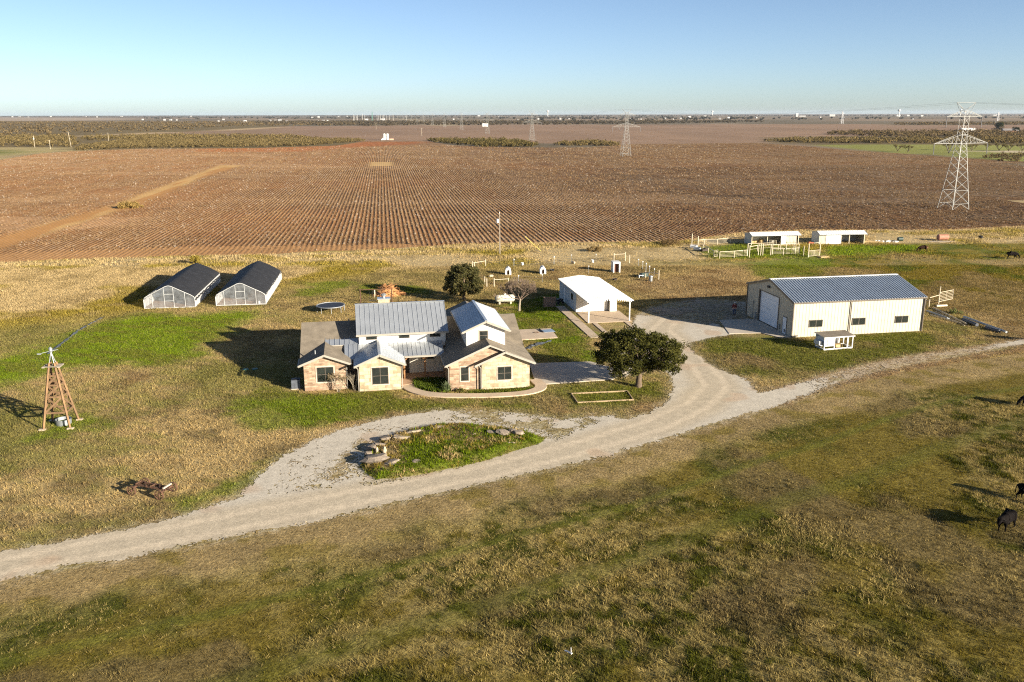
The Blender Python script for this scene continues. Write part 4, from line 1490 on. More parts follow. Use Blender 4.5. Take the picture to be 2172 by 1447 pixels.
for x in (.02, 5.47):
    MB().box(x - .07, x + .07, -.07, .07, .03, e + .08).build('post', M['white_paint'], cp)
MB().box(.95, 4.4, y0 - .05, y0 - .01, .03, 2.2).build('garage_door', M['white_paint'], cp)
m = MB().box(4.43, 4.53, y0 - .06, y0 - .01, .03, 2.2)
m.build('side_opening', M['dark_void'], cp)
f = MB().box(-.06, -.03, 8.05, 9.0, 1.3, 2.15).build('window', M['frame_dark'], cp)
MB().box(-.07, -.055, 8.12, 8.93, 1.37, 2.08).build('pane', M['glass'], f)
sd = MB().box(-.06, -.03, 12.2, 13.1, .05, 2.05).build('side_door', M['door_white'], cp)
MB().lathe([(.03, 0), (.035, .03), (.01, .05)], 8, (-.09, 12.3, 1.05)).build('handle', M['galv'], sd)
MB().box(.02, .9, y0 - .08, y0 - .012, 1.0, 2.45).build('corner_panel', M['porch_wall'], cp)

# brown screen and mower beside the garage
sc = thing('block_screen', 'dark brown slatted screen standing in the garage shade', 'screen', G(1166, 652), CF.a)
m = MB()
for k in range(7):
    m.box(-.85, .85, -.04, .04, .1 + k * .2, .28 + k * .2)
m.build('board_panel', M['brown_panel'], sc)
for x in (-.82, .82):
    MB().box(x - .05, x + .05, .04, .13, 0, 1.5).build('post', M['brown_panel'], sc)
tr = thing('garden_cart', 'black garden cart with handle parked beside the garage wall', 'cart', G(1185, 645), CF.a + .4)
m = MB().box(-.55, .55, -.38, .38, .35, .72)
m.box(-.48, .48, -.31, .31, .7, .76)
m.build('tray', M['black'], tr)
for x in (-.4, .4):
    for y in (-.42, .42):
        MB().lathe([(.2, -.05), (.22, 0), (.2, .05)], 14, (x, y, .22), 0, 'y').build('wheel', M['rubber'], tr)
MB().tube([(-.55, 0, .4), (-1.1, 0, .75), (-1.3, 0, 1.0)], .025, 6).build('handle', M['galv'], tr)

# ================================================================== GREENHOUSES
def greenhouse(x_off, label, cover_sag, zoff):
    g = thing('greenhouse', label, 'greenhouse', GF.w(x_off, zoff), GF.a, 'shade-covered greenhouses')
    w, L_, e, r = 6.8, 18.6, 1.5, 3.12
    prof = [(0, 0), (.0, e * .8), (.12, e), (.55, e + .28), (w / 2 - .35, r - .07), (w / 2, r), (w / 2 + .35, r - .07), (w - .55, e + .28), (w - .12, e), (w, e * .8), (w, 0)]
    for y in (0.0, L_):
        m = MB()
        m._add([(x, y, z) for x, z in prof], [tuple(range(len(prof)))])
        m.build('end_film', M['poly_film'], g)
    for y in np.linspace(0, L_, 9):
        m = MB()
        m.tube([(x, y, z) for x, z in prof], .03 if 0 < y < L_ else .045, 6)
        m.build('hoop', M['poly_frame'], g)
    m = MB()
    m.bar((0, 0, .05), (w, 0, .05), .08)
    for x in (1.15, 2.75, 4.0, 5.5):
        zt = np.interp(x, [.55, w / 2, w - .55], [e + .28, r, e + .28])
        m.bar((x, -.01, 0), (x, -.01, zt), .05)
    m.bar((2.75, -.015, 1.0), (4.0, -.015, 1.0), .05).bar((2.75, -.015, 1.95), (4.0, -.015, 1.95), .05)
    m.build('front_frame', M['poly_frame'], g)
    for x in (0.0, w):
        m = MB()
        s = -.02 if x == 0 else .02
        m._add([(x + s, 0, 0.02), (x + s, L_, .02), (x + s, L_, e * .95), (x + s, 0, e * .95)], [(0, 1, 2, 3)])
        m.build('side_film', M['poly_white'], g)
    # shade cloth: sagging between hoops
    ny = 49
    cov = [(.0 - .07, e * .62), (.08, e + .02), (.5, e + .3), (w / 4, (e + r) / 2 + .17), (w / 2 - .3, r - .03), (w / 2, r + .045), (w / 2 + .3, r - .03), (3 * w / 4, (e + r) / 2 + .17), (w - .5, e + .3), (w - .08, e + .02), (w + .09, e * (.62 if cover_sag else .88))]
    vs, fs = [], []
    rr = random.Random(int(x_off * 10) + 3)
    for j in range(ny):
        y = -.03 + (L_ + .06) * j / (ny - 1)
        sag = .045 * abs(math.sin(math.pi * 8 * j / (ny - 1)))
        for i, (x, z) in enumerate(cov):
            k = 0 if i in (0, 10) else 1
            zz = z - sag * k + rr.uniform(-.008, .008)
            if i in (0, 10):
                zz += rr.uniform(-.14, .14)
            vs.append((x, y, zz + .05))
    nn = len(cov)
    for j in range(ny - 1):
        for i in range(nn - 1):
            fs.append((j * nn + i, j * nn + i + 1, (j + 1) * nn + i + 1, (j + 1) * nn + i))
    m = MB()
    m._add(vs, fs)
    m.build('shade_cover', M['shade_cloth'], g, smooth=True)
    m = MB().box(.05, w - .05, .1, L_ - .1, -.05, .03)
    m.build('dirt_floor', mat('greenhouse_soil', (.33, .2, .12), .95, 0, .3, 1.2), g)
    return g


greenhouse(0.0, 'left greenhouse, its black shade cover hanging low over both sides', True, 0)
g2 = greenhouse(9.5, 'greenhouse nearer the house with bare white side wall under its black cover', False, .5)
o = tag(MB().lathe([(.16, 0), (.18, .34), (.19, .36)], 12).build('bucket', M['white_paint']), 'white bucket behind the clear front of the greenhouse nearer the house', 'bucket')
place(o, GF.w(9.5 + 5.8, 1.0), 0, .03)

# ================================================================== YARD THINGS
ORD = ['first', 'second', 'third', 'fourth', 'fifth', 'sixth', 'seventh', 'eighth', 'ninth', 'tenth', 'eleventh', 'twelfth', 'thirteenth', 'fourteenth',
       'fifteenth', 'sixteenth', 'seventeenth', 'eighteenth', 'nineteenth', 'twentieth']


def ordw(i):
    if i < 20:
        return ORD[i]
    n = i + 1
    if n % 10 == 0:
        return {2: 'twentieth', 3: 'thirtieth', 4: 'fortieth', 5: 'fiftieth', 6: 'sixtieth', 7: 'seventieth'}[n // 10]
    return {2: 'twenty', 3: 'thirty', 4: 'forty', 5: 'fifty', 6: 'sixty', 7: 'seventy'}[n // 10] + '-' + ORD[n % 10 - 1]


# ---- old windmill tower
wm = thing('windmill_tower', 'rust brown timber windmill tower without its wheel on the left lawn', 'windmill', (-39.1, 70.1), rad(8))
H, hb_, ht = 5.35, 1.08, .26
cor = [(-1, -1), (1, -1), (1, 1), (-1, 1)]
hw = lambda z: hb_ + (ht - hb_) * z / H
P3 = lambda i, z: (cor[i % 4][0] * hw(z), cor[i % 4][1] * hw(z), z)
for i in range(4):
    MB().bar(P3(i, 0), P3(i, H + .3), .15, .15).build('leg', M['tower_wood'], wm)
lv = [1.4, 2.75, 3.75, 4.55]
m = MB()
for z in lv:
    for i in range(4):
        m.bar(P3(i, z), P3(i + 1, z), .06, .15)
for a, b in zip(lv[:3], lv[1:]):
    for i in range(4):
        m.bar(P3(i, a), P3(i + 1, b), .05, .15).bar(P3(i + 1, a), P3(i, b), .055, .13)
m.build('brace', mat('dark_brace_timber', (.17, .10, .048), .85, 0, .3, 2), wm)
m = MB()
for k in range(3):
    for s in (-1, 1):
        m.box(-.72, .72, s * .3 + (k - 1) * .14 - .06, s * .3 + (k - 1) * .14 + .06, H, H + .04)
m.box(-.72, -.5, -.5, .5, H - .06, H - .001).box(.5, .72, -.5, .5, H - .06, H - .001)
m.build('platform', M['old_wood'], wm)
m = MB()
for i in range(4):
    m.bar((cor[i][0] * .24, cor[i][1] * .24, H), (0, 0, H + 1.25), .05)
m.build('mast', M['galv'], wm)
m = MB().lathe([(.11, 0), (.15, .12), (.15, .34), (.05, .46)], 10, (0, 0, H + 1.2))
m.tube([(-.75, -.4, H + 1.2), (0, 0, H + 1.3), (.5, .25, H + 1.34)], .022, 6)
m.box(-.95, -.62, -.45, -.42, H + 1.12, H + 1.24)
m.build('gear_head', M['galv'], wm)
for i in range(4):
    x, y, _ = P3(i, 0)
    MB().box(x * 1.05 - .26, x * 1.05 + .26, y * 1.05 - .15, y * 1.05 + .15, -.1, .1).build('footing', M['pale_rock'], wm)
st = thing('stock_tank', 'round galvanised stock tank under the windmill tower', 'water tank', (-39.0, 70.35))
m = MB()
n = 28
vs, fs = [], []
for k in range(n):
    a = 2 * math.pi * k / n
    for r, z in ((.62, -.08), (.64, .48), (.60, .48), (.58, .1)):
        vs.append((r * math.cos(a), r * math.sin(a), z))
for k in range(n):
    for j in range(3):
        a, b = k * 4 + j, ((k + 1) % n) * 4 + j
        fs.append((a, b, b + 1, a + 1))
m._add(vs, fs)
m.build('tank_wall', M['galv'], st)
MB().lathe([(.575, .08), (.575, .2)], 24).build('weeds', mat('tank_weeds', (.12, .15, .02), .9, 0, .5, 9), st)

# ---- rusty wagon gear
wg = thing('wagon_chassis', 'rusty old farm wagon chassis with spoked iron wheels on the lawn', 'wagon', G(326, 1047), rad(-18))
m = MB()
for y in (-.22, .22):
    m.bar((-1.3, y, .62), (1.25, y, .55), .09, .12)
m.bar((-1.6, 0, .5), (1.5, 0, .5), .08, .1)
m.bar((-1.25, -.6, .5), (-1.25, .6, .5), .11, .13).bar((1.1, -.6, .48), (1.1, .6, .48), .11, .13)
m.bar((-.3, -.3, .66), (-.9, .25, .68), .07).bar((.3, .28, .64), (.8, -.2, .66), .07).bar((0, -.3, .64), (0, .3, .64), .07)
m.build('frame', M['rust'], wg)
MB().bar((1.24, -.42, .74), (1.24, .42, .76), .1, .1).build('bolster', mat('bleached_board', (.45, .39, .31), .8), wg)
MB().bar((-1.2, -.3, .7), (-1.2, .25, .72), .1, .08).build('rear_board', M['rust'], wg)


def spoke_wheel(cx, cy, tilt=0):
    m = MB()
    n = 22
    R_, w = .36, .06
    vs, fs = [], []
    for k in range(n):
        a = 2 * math.pi * k / n
        for r, y in ((R_, -w), (R_, w), (R_ - .045, w), (R_ - .045, -w)):
            vs.append((cx + r * math.cos(a), cy + y, .36 + r * math.sin(a)))
    for k in range(n):
        for j in range(4):
            a, b = k * 4, ((k + 1) % n) * 4
            fs.append((a + j, b + j, b + (j + 1) % 4, a + (j + 1) % 4))
    m._add(vs, fs)
    for k in range(8):
        a = 2 * math.pi * k / 8
        m.bar((cx, cy, .36), (cx + R_ * math.cos(a) * .92, cy, .36 + R_ * math.sin(a) * .92), .03)
    m.lathe([(.08, -.1), (.09, 0), (.08, .1)], 10, (cx, cy, .36), 0, 'y')
    return m


for x, y in ((-1.25, -.72), (-1.25, .72), (1.1, -.72), (1.1, .72)):
    spoke_wheel(x, y).build('wheel', M['rust'], wg)

# ---- trampoline
tp = thing('trampoline', 'round black trampoline with pale rim behind the house', 'trampoline', G(702, 661), 0)
MB().lathe([(1.72, .86), (1.72, .875)], 36).build('jump_mat', M['rubber'], tp)
m = MB()
ring = [(1.86 * math.cos(2 * math.pi * k / 36), 1.86 * math.sin(2 * math.pi * k / 36), .88) for k in range(37)]
m.tube(ring, .07, 6, cap=False)
m.build('rim', M['galv'], tp)
for k in range(8):
    a = 2 * math.pi * (k + .3) / 8
    x, y = 1.84 * math.cos(a), 1.84 * math.sin(a)
    MB().tube([(x, y, .85), (x, y, 0)], .035, 6).build('leg', M['galv'], tp)

# ---- swing frame behind the roof
sw = thing('swing_frame', 'brown pipe swing frame standing behind the chimney', 'swing', G(765, 646), HF.a - .02)
for x in (0, 4.4):
    MB().tube([(x, 0, 0), (x, 0, 2.1)], .075, 8).build('post', M['rust'], sw)
MB().tube([(-.15, 0, 2.1), (4.55, 0, 2.1)], .06, 8).build('beam', M['rust'], sw)
for x in (1.25, 1.75, 2.9):
    m = MB().tube([(x, 0, 2.05), (x, 0, .55)], .012, 5).tube([(x + .4, 0, 2.05), (x + .4, 0, .55)], .012, 5)
    m.box(x - .02, x + .42, -.1, .1, .5, .54)
    m.build('swing_seat', M['black'], sw)
o = thing('climbing_rope', 'cream climbing rope bundle hanging from the swing frame beam', 'rope', HF.w(0, 0))
o.location = (*Frame(G(765, 646), 8).w(2.0, 0), 0)
MB().tube([(0, 0, 2.05), (0, 0, 1.95), (.02, 0, 1.4), (0, 0, .95)], [.03, .09, .09, .03], 8).build('rope', M['cream_pipe'], o)

# ---- propane tank
pr = thing('propane_tank', 'chalky white propane tank on blocks beside the bare tree', 'gas tank', G(1071, 645), HF.a)
m = MB()
prof = [(.06, -1.42), (.3, -1.38), (.48, -1.22), (.52, -1.0), (.52, 1.0), (.48, 1.22), (.3, 1.38), (.06, 1.42)]
m.lathe(prof, 20, (0, 0, .82), 0, 'x')
m.build('tank_body', M['tank_paint'], pr, smooth=True)
MB().lathe([(.16, 1.28), (.17, 1.48), (.12, 1.53)], 14).build('valve_dome', M['white_paint'], pr)
for x in (-.8, .8):
    MB().box(x - .12, x + .12, -.35, .35, 0, .36).build('block', M['concrete'], pr)

# ---- dog houses
def dome_hut(px, label, rz):
    t = thing('dog_house', label, 'dog house', G(*px), rz, 'white dog houses in the dog run')
    prof = [(-.5, 0), (-.52, .55), (-.42, .95), (-.22, 1.22), (0, 1.3), (.22, 1.22), (.42, .95), (.52, .55), (.5, 0)]
    m = MB()
    n = len(prof)
    vs = [(x, y, z) for y in (0, 1.35) for x, z in prof] + [(x * .9, .06, max(0, z * .93)) for x, z in prof]
    fs = [(i, i + 1, n + i + 1, n + i) for i in range(n - 1)] + [tuple(range(n, 2 * n))]
    m._add(vs, fs)
    # front with opening
    op = [(-.2, .1), (-.2, .62), (-.12, .82), (0, .88), (.12, .82), (.2, .62), (.2, .1)]
    o = len(m.v)
    fr = [(x, 0, z) for x, z in prof] + [(x, 0, z) for x, z in op]
    ring = list(range(0, 9))
    fs = []
    mp = [0, 1, 2, 4, 6, 7, 8]
    for i in range(6):
        a, b = mp[i], mp[i + 1]
        fs.append(tuple([9 + i] + [9 + i + 1] + list(range(b, a - 1, -1))))
    fs.append((0, 9, 15, 8))
    m._add(fr, fs)
    m.build('shell', M['white_paint'], t)
    MB().box(-.3, .3, .35, .4, .02, .95).build('inside_board', M['tan_hide'], t)
    return t


dome_hut((1078, 584), 'white rounded dog house farther left, behind the bare tree', rad(2))
dome_hut((1152, 582), 'white rounded dog house between the bare tree and the tall hut', rad(4))
t = thing('dog_house', 'tall white box hut with a dark doorway on the dry ground', 'dog house', G(1308, 579), rad(7), 'white dog houses in the dog run')
m = MB()
m.box(-.62, -.42, 0, 1.5, 0, 1.72).box(.42, .62, 0, 1.5, 0, 1.72).box(-.42, .42, 1.42, 1.5, 0, 1.72).box(-.62, .62, 0, 1.5, 1.72, 1.86).box(-.42, .42, .0, .12, 1.55, 1.72)
m.build('shell', M['white_paint'], t)
MB().box(-.4, .4, .5, .56, 0, 1.5).build('inside_board', mat('rust_brown_board', (.10, .03, .015), .9), t)

for i, (px, py, mt, lab, nm) in enumerate(((1042, 588, 'pale_rock', 'pale sawn log near the first rounded dog house', 'log'), (1108, 563, 'white_paint', 'small white bucket between the two rounded dog houses', 'bucket'),
                                           (1216, 559, 'pale_rock', 'pale log lying on the dry ground behind the garage', 'log'), (1257, 557, 'white_paint', 'white bucket in front of the middle fence brace', 'bucket'),
                                           (1171, 575, 'black', 'dark tub beside the second rounded dog house', 'tub'), (1304, 595, 'dark_void', 'dark feed tub lying behind the white garage roof', 'tub'))):
    m = MB()
    if nm == 'log':
        m.lathe([(.2, -.32), (.22, 0), (.2, .32)], 12, (0, 0, .2), 0, 'x')
    elif nm == 'bucket':
        m.lathe([(.2, 0), (.25, .5), (.26, .52), (.2, .47)], 14)
    else:
        m.lathe([(.3, 0), (.42, .32), (.38, .3), (.28, .05)], 14)
    o = tag(m.build(nm, M[mt]), lab, nm)
    place(o, G(px, py), .3 + i)
tc_ = thing('trash_can', 'ribbed grey metal trash can by the right fence brace', 'trash can', G(1380, 597))
MB().lathe([(.27, 0), (.3, .3), (.29, .32), (.31, .6), (.33, .82)], 18).build('can', M['galv'], tc_)
MB().lathe([(.35, .82), (.34, .88), (.1, .95), (.05, 1.0)], 18).build('lid', M['galv'], tc_)
gb = thing('wheelie_bin', 'dark green lidded bin lying beside the white bench', 'bin', G(1366, 587), .5)
MB().box(-.7, .6, -.35, .35, .02, .62).build('body', M['green_bin'], gb)
MB().box(.6, .68, -.38, .38, .0, .68).build('lid', M['black'], gb)
tb_ = thing('bench', 'small white bench beside the dark green bin', 'bench', G(1360, 590), .2)
MB().box(-.45, .45, -.22, .22, .42, .5).build('seat', M['white_paint'], tb_)
for x in (-.38, .38):
    MB().box(x - .04, x + .04, -.18, .18, 0, .42).build('leg', M['white_paint'], tb_)

# ---- pipe fences
def pipe_post(m, p, h, r=.06):
    m.tube([(*p, -.05), (*p, h)], r, 8)


def brace(pts_h, rails, label, name='fence_brace', group=None, r=.07):
    """free-standing run of pipe posts with rails; pts_h = (px, py, height)"""
    P_ = [(G(px, py), h) for px, py, h in pts_h]
    o = P_[0][0]
    t = thing(name, label, 'fence', o, 0, group)
    for (x, y), h in P_:
        m = MB()
        pipe_post(m, (x - o[0], y - o[1]), h, r)
        m.build('post', M['cream_pipe'], t)
    for i, j, z in rails:
        a, b = P_[i][0], P_[j][0]
        m = MB().tube([(a[0] - o[0], a[1] - o[1], z), (b[0] - o[0], b[1] - o[1], z)], .045, 6)
        m.build('rail', M['cream_pipe'], t)
    return t


gr = 'cream pipe braces round the dog run'
brace([(1006, 573, 1.35), (1002, 571, 1.35), (1030, 566, 1.3)], [(0, 1, 1.1), (1, 2, 1.05)], 'cream pipe fence brace beyond the cedar at the far left corner', group=gr)
brace([(1028, 604, 1.3), (1032.5, 609, 1.35), (1048, 609, 1.4), (1078, 607, 1.3)], [(0, 1, 1.1), (2, 3, 1.15)], 'cream pipe gateway posts in front of the first rounded dog house', group=gr)
brace([(1302, 555, 1.55), (1326, 553.5, 1.65), (1335, 558, 1.5)], [(0, 1, 1.3)], 'cream pipe fence brace behind the tall white hut', group=gr)
brace([(1369, 590, 1.2), (1397, 594, 1.6)], [(0, 1, 1.02)], 'cream pipe fence brace behind the trash can', group=gr)
tps = [(1354, 566, ), (1363, 571), (1370, 575), (1377, 581), (1387, 587), (1248, 581), (1264, 555), (1212, 556), (1150, 600), (1100, 602), (1175, 560), (1090, 566)]
proto = None
spots = ['nearest the far brace on the right run', 'second from the far brace on the right run', 'midway along the right run', 'tall one above the white bench', 'nearest the right fence brace',
         'left of the tall white hut', 'behind the white bucket', 'behind the pale log', 'below the second rounded dog house', 'right of the bare tree crown', 'on the far side between log and second dog house', 'on the far side behind the first dog house']
for i, p in enumerate(tps):
    lab = 'thin steel post with white tip, ' + spots[i]
    if proto is None:
        proto = thing('steel_post', lab, 'post', G(*p), 0, 'thin white tipped posts of the dog run')
        MB().box(-.025, .025, -.025, .025, 0, 1.25).build('post', M['galv'], proto)
        MB().box(-.07, .07, -.07, .07, 1.2, 1.38).build('tip', M['white_paint'], proto)
    else:
        dup(proto, G(*p), .2 * i, lab)
wf = thing('wire_fence', 'sagging thin wire fence round the dog run', 'fence', (0, 0))
m = MB()
for run in ([(1335, 558), (1354, 566), (1370, 575), (1387, 587), (1397, 594)], [(1078, 607), (1100, 602), (1150, 600), (1192, 604)], [(1006, 573), (1028, 604)], [(1030, 566), (1090, 566), (1175, 560), (1212, 556), (1264, 555), (1302, 555)]):
    Q = [G(*p) for p in run]
    for z in (.3, .7, 1.1):
        m.tube([(*q, z) for q in Q], .008, 4)
m.build('wire', M['wire'], wf)

# ---- livestock pens
def gate_panel(name, a, b, h, label, n=5, z0=.15, group=None):
    pa, pb = np.array(G(*a)), np.array(G(*b))
    d = pb - pa
    L_ = float(np.hypot(*d))
    t = thing(name, label, 'gate', pa, math.atan2(d[1], d[0]), group)
    m = MB()
    m.tube([(0, 0, z0), (0, 0, h), (L_, 0, h), (L_, 0, z0)], .045, 6)
    m.tube([(0, 0, z0), (L_, 0, z0)], .04, 6)
    m.build('gate_frame', M['cream_pipe'], t)
    m = MB()
    for k in range(1, n):
        z = z0 + (h - z0) * k / n
        m.tube([(0, 0, z), (L_, 0, z)], .022, 5)
    m.tube([(L_ / 2, 0, z0), (L_ / 2, 0, h)], .03, 5)
    m.build('bars', M['cream_pipe'], t)
    return t


def rail_fence(pts, h, label, bars=5, group='cream pipe pen fences', posts=None):
    Q = [np.array(G(*p)) for p in pts]
    o = Q[0]
    t = thing('pen_fence', label, 'fence', o, 0, group)
    for q in Q:
        m = MB()
        pipe_post(m, q - o, h + .02, .065)
        m.build('post', M['cream_pipe'], t)
    m = MB()
    m.tube([(*(q - o), h) for q in Q], .06, 6)
    m.build('top_rail', M['cream_pipe'], t)
    m = MB()
    for k in range(1, bars):
        m.tube([(*(q - o), h * k / bars) for q in Q], .022, 5)
    m.build('bars', M['cream_pipe'], t)
    return t


brace([(1467, 522, 2.5), (1480, 523, 2.1)], [(0, 1, 1.2)], 'tall pair of cream pipe posts at the far left pen corner', 'pen_posts', None, .09)
rail_fence([(1480, 521), (1494, 519.5), (1521, 519), (1549, 516), (1576, 514)], 1.1, 'cream pipe pen fence running back to the left shed')
rail_fence([(1491, 529), (1502, 537), (1514, 545)], 1.05, 'cream pipe pen fence along the left side of the pen', 2)
gate_panel('pen_gate', (1515, 546), (1522, 545), 1.3, 'narrow grey pipe gate at the near left pen corner', 4)
rail_fence([(1526, 548), (1557, 546.5), (1584, 544)], 1.2, 'cream pipe pen fence along the near side of the pen')
brace([(1585, 543, 2.35), (1589, 546, 2.3), (1608, 541.5, 2.2), (1613, 541.5, 2.25), (1617.5, 541.5, 2.2), (1634, 541, 2.1), (1637.5, 541, 2.6)], [(0, 6, 2.32)], 'tall cream pipe chute frame before the left shed', 'chute_frame', None, .08)
rail_fence([(1637, 541), (1661, 541), (1686, 540), (1695, 539)], 1.2, 'cream pipe pen fence right of the tall chute frame')
rail_fence([(1590, 536), (1606, 533), (1650, 531), (1694, 530)], 1.15, 'cream pipe pen fence just before the left shed', 2)
brace([(1655, 531, 1.9), (1667, 531, 1.7), (1683, 531, 1.8), (1687, 532, 1.9), (1704, 543, 1.9)], [(0, 3, 1.6)], 'loose cream pipe posts right of the chute frame', 'pen_posts', None, .07)
gw = brace([(1714, 545.5, 2.7), (1738, 543, 2.6)], [(0, 1, 2.55)], 'tall cream pipe gateway at the right end of the pens', 'gateway', None, .09)
gate_panel('pen_gate', (1715, 545.3), (1737, 543.1), 1.15, 'cream pipe gate hung in the tall right gateway', 5)
gate_panel('pen_gate', (1631, 521), (1646, 521.5), 1.1, 'cream pipe panel standing inside the left shed', 4)
o = tag(MB().cbox(0, 0, .06, 1.9, 1.4, .1).cbox(0, 0, .14, 1.5, 1.1, .06).build('pallet', M['straw']), 'pale flat pallet lying at the foot of the right gateway', 'pallet')
place(o, G(1746, 545.5), .3)
o = tag(MB().cbox(0, 0, 2.68, 1.0, .5, .16).cbox(-.2, 0, 2.8, .4, .4, .12).build('feed_tray', M['orange']), 'rusty orange tray on top of the tall right gateway', 'tray')
place(o, G(1717, 545.3), .1)
for i, (px, py, s, lab) in enumerate(((1471, 527, 1.2, 'white metal trough at the far left pen corner'), (1479, 532, 1.15, 'pale grey trough lying nearer along the left pen fence'))):
    m = MB().lathe([(.3, -.7), (.42, -.6), (.42, .6), (.3, .7)], 12, (0, 0, .32), 0, 'x')
    o = tag(m.build('trough', M['galv' if i else 'white_paint']), lab, 'trough')
    place(o, G(px, py), -.5)
o = tag(MB().cbox(0, 0, .25, 1.5, .7, .4, .4).cbox(.3, .1, .5, .9, .5, .2, .7).build('brush_heap', M['dark_void']), 'dark heap of old boards beside the left pen fence', 'heap')
place(o, G(1493, 533), .2)


def loafing_shed(a, b, back, hf, hr, hb2, label, closed, door):
    pa, pb, pk = np.array(G(*a)), np.array(G(*b)), np.array(G(*back))
    d = pb - pa
    L_ = float(np.hypot(*d))
    ang = math.atan2(d[1], d[0])
    D_ = 3.6
    t = thing('loafing_shed', label, 'shed', pa, ang, 'open fronted livestock sheds')
    m = MB()
    yr = 1.0
    for x in (0.02, L_ - .06):
        m.prism([(x, 0, 0), (x, D_, 0), (x, D_, hb2), (x, yr, hr - .1), (x, 0, hf)], (.04, 0, 0))
    m.box(.06, L_ - .06, D_ - .05, D_, 0, hb2 - .02)
    m.build('wall', mat('shed_sheet', (.55, .54, .49), .5, .1, .08, 1), t)
    m = MB()
    x0, x1 = closed
    ribbed(m, (x0, 0), (x1, 0), lambda q: hf - .02, .3, .025)
    m.build('front_wall', M['barn_wall'], t)
    MB().box(door[0], door[1], -.07, -.035, .05, hf - .12).build('door', M['white_paint'], t)
    m = MB()
    m.slab([(-.15, -.55, hf - .05), (L_ + .25, -.55, hf - .05), (L_ + .25, yr, hr), (-.15, yr, hr)], .06, 0, 1)
    m.slab([(-.15, yr, hr), (L_ + .25, yr, hr), (L_ + .25, D_ + .2, hb2 + .05), (-.15, D_ + .2, hb2 + .05)], .06, 0, 1)
    seams(m, (-.15, -.55, hf - .05), (L_ + .25, -.55, hf - .05), (-.15, yr, hr), (L_ + .25, yr, hr), .5, .05, .03)
    m.build('roof', [M['carport_roof'], M['galv']], t)
    for k in range(4):
        x = .1 + (L_ - .2) * k / 3
        MB().box(x - .06, x + .06, -.02, .1, 0, hf - .03).build('post', M['cream_pipe'], t)
    return t


sA = loafing_shed((1593, 521), (1693.5, 518.6), (1579.5, 518), 2.05, 2.6, 2.15, 'open livestock shed standing behind the pens', (6.4, 9.7), (6.3, 7.4))
loafing_shed((1736, 518.4), (1833, 517), (1720, 515.5), 2.1, 2.65, 2.2, 'open livestock shed with white sliding doors, clear of the pens', (.05, 4.8), (1.45, 4.6))
m = MB()
for k in range(3):
    m.cbox(-.9 + k * .95, 0, .25, .9, .5, .48, .03 * k)
o = tag(m.build('hay_bale_row', M['straw']), 'row of pale hay bales inside the left shed', 'hay')
place(o, G(1604, 515), .05)
o = tag(MB().lathe([(.42, 0), (.48, .35), (.45, .7), (.3, .82)], 14).build('feed_sack', M['straw']), 'pale round feed sack inside the left shed', 'sack')
place(o, G(1614.5, 515.5))
# right of the sheds
rb = thing('fuel_tank', 'rusty horizontal fuel tank lying at the far pasture edge', 'tank', G(1999, 510.5), .1)
m = MB().lathe([(.1, -1.15), (.55, -1.1), (.6, -1.0), (.6, 1.0), (.55, 1.1), (.1, 1.15)], 18, (0, 0, .75), 0, 'x')
m.build('tank_body', mat('faded_rust_tank', (.36, .16, .10), .7, 0, .25, 2), rb)
for x in (-.7, .7):
    MB().box(x - .08, x + .08, -.4, .4, 0, .28).build('cradle', M['rust'], rb)
o = tag(MB().prism([(-3.3, -.3, 0), (-1.2, -1.4, 0), (1.4, -1.2, 0), (3.4, .1, 0), (1, .5, 0), (-2, .5, 0)], (0, 0, .05)).build('pale_slab', M['pale_rock']), 'pale broken slab on the ground under the rusty tank', 'slab')
place(o, G(1997, 512), .1)
o = tag(MB().lathe([(.1, -.55), (.4, -.5), (.42, .5), (.1, .55)], 14, (0, 0, .42), 0, 'x').build('drum', M['green_bin']), 'dark green drum lying right of the white rubble', 'drum')
place(o, G(1909, 511.5), .1)
m = MB()
rr = random.Random(5)
for k in range(26):
    s = rr.uniform(.12, .3)
    m.cbox(rr.uniform(-2.1, 2.1), rr.uniform(-.7, .7), s * .4, s * 1.6, s, s, rr.uniform(0, 3))
o = tag(m.build('rubble_pile', M['paper']), 'low heap of white rubble past the right shed', 'rubble')
place(o, G(1880, 513), .05)
o = tag(MB().cbox(0, 0, .12, 5.2, .3, .2).build('timber_log', M['straw']), 'long pale timber lying beside the right shed', 'timber')
place(o, G(1845, 514), -.25)
bs = thing('water_trough', 'small black tub and bent post far out on the pasture', 'tub', G(2080, 505.5))
MB().lathe([(.35, 0), (.5, .55), (.45, .5), (.3, .1)], 14).build('tub', M['black'], bs)
MB().tube([(.9, .1, 0), (.95, .1, .9), (1.2, .1, .75)], .04, 6).build('post', M['rust'], bs)

# ---- right of the barn: pipe fence, gate and salvaged pipes
brace([(1963, 650, 1.0), (1970, 651, 1.05), (1990.5, 645, 2.5)], [(0, 1, .85), (1, 2, 1.3)], 'cream pipe fence with a tall post behind the barn corner', 'pipe_fence', None, .07)
gate_panel('pasture_gate', (1991, 645), (2019.5, 639), 1.65, 'wide cream pipe gate standing open right of the barn', 6, .35)


def beam(name, a, b, w, h, mt, label, z=0.0, cat='pipe', tube=False):
    pa, pb = np.array(G(*a)), np.array(G(*b))
    d = pb - pa
    L_ = float(np.hypot(*d))
    m = MB()
    if tube:
        m.tube([(0, 0, z + w), (L_, 0, z + w)], w, 10)
    else:
        m.bar((0, 0, z + h / 2), (L_, 0, z + h / 2), w, h)
        m.bar((.1, w * .2, z + h + .01), (L_ - .2, -w * .1, z + h + .03), w * .25, .05)
    o = tag(m.build(name, mt), label, cat)
    return place(o, pa, math.atan2(d[1], d[0]))


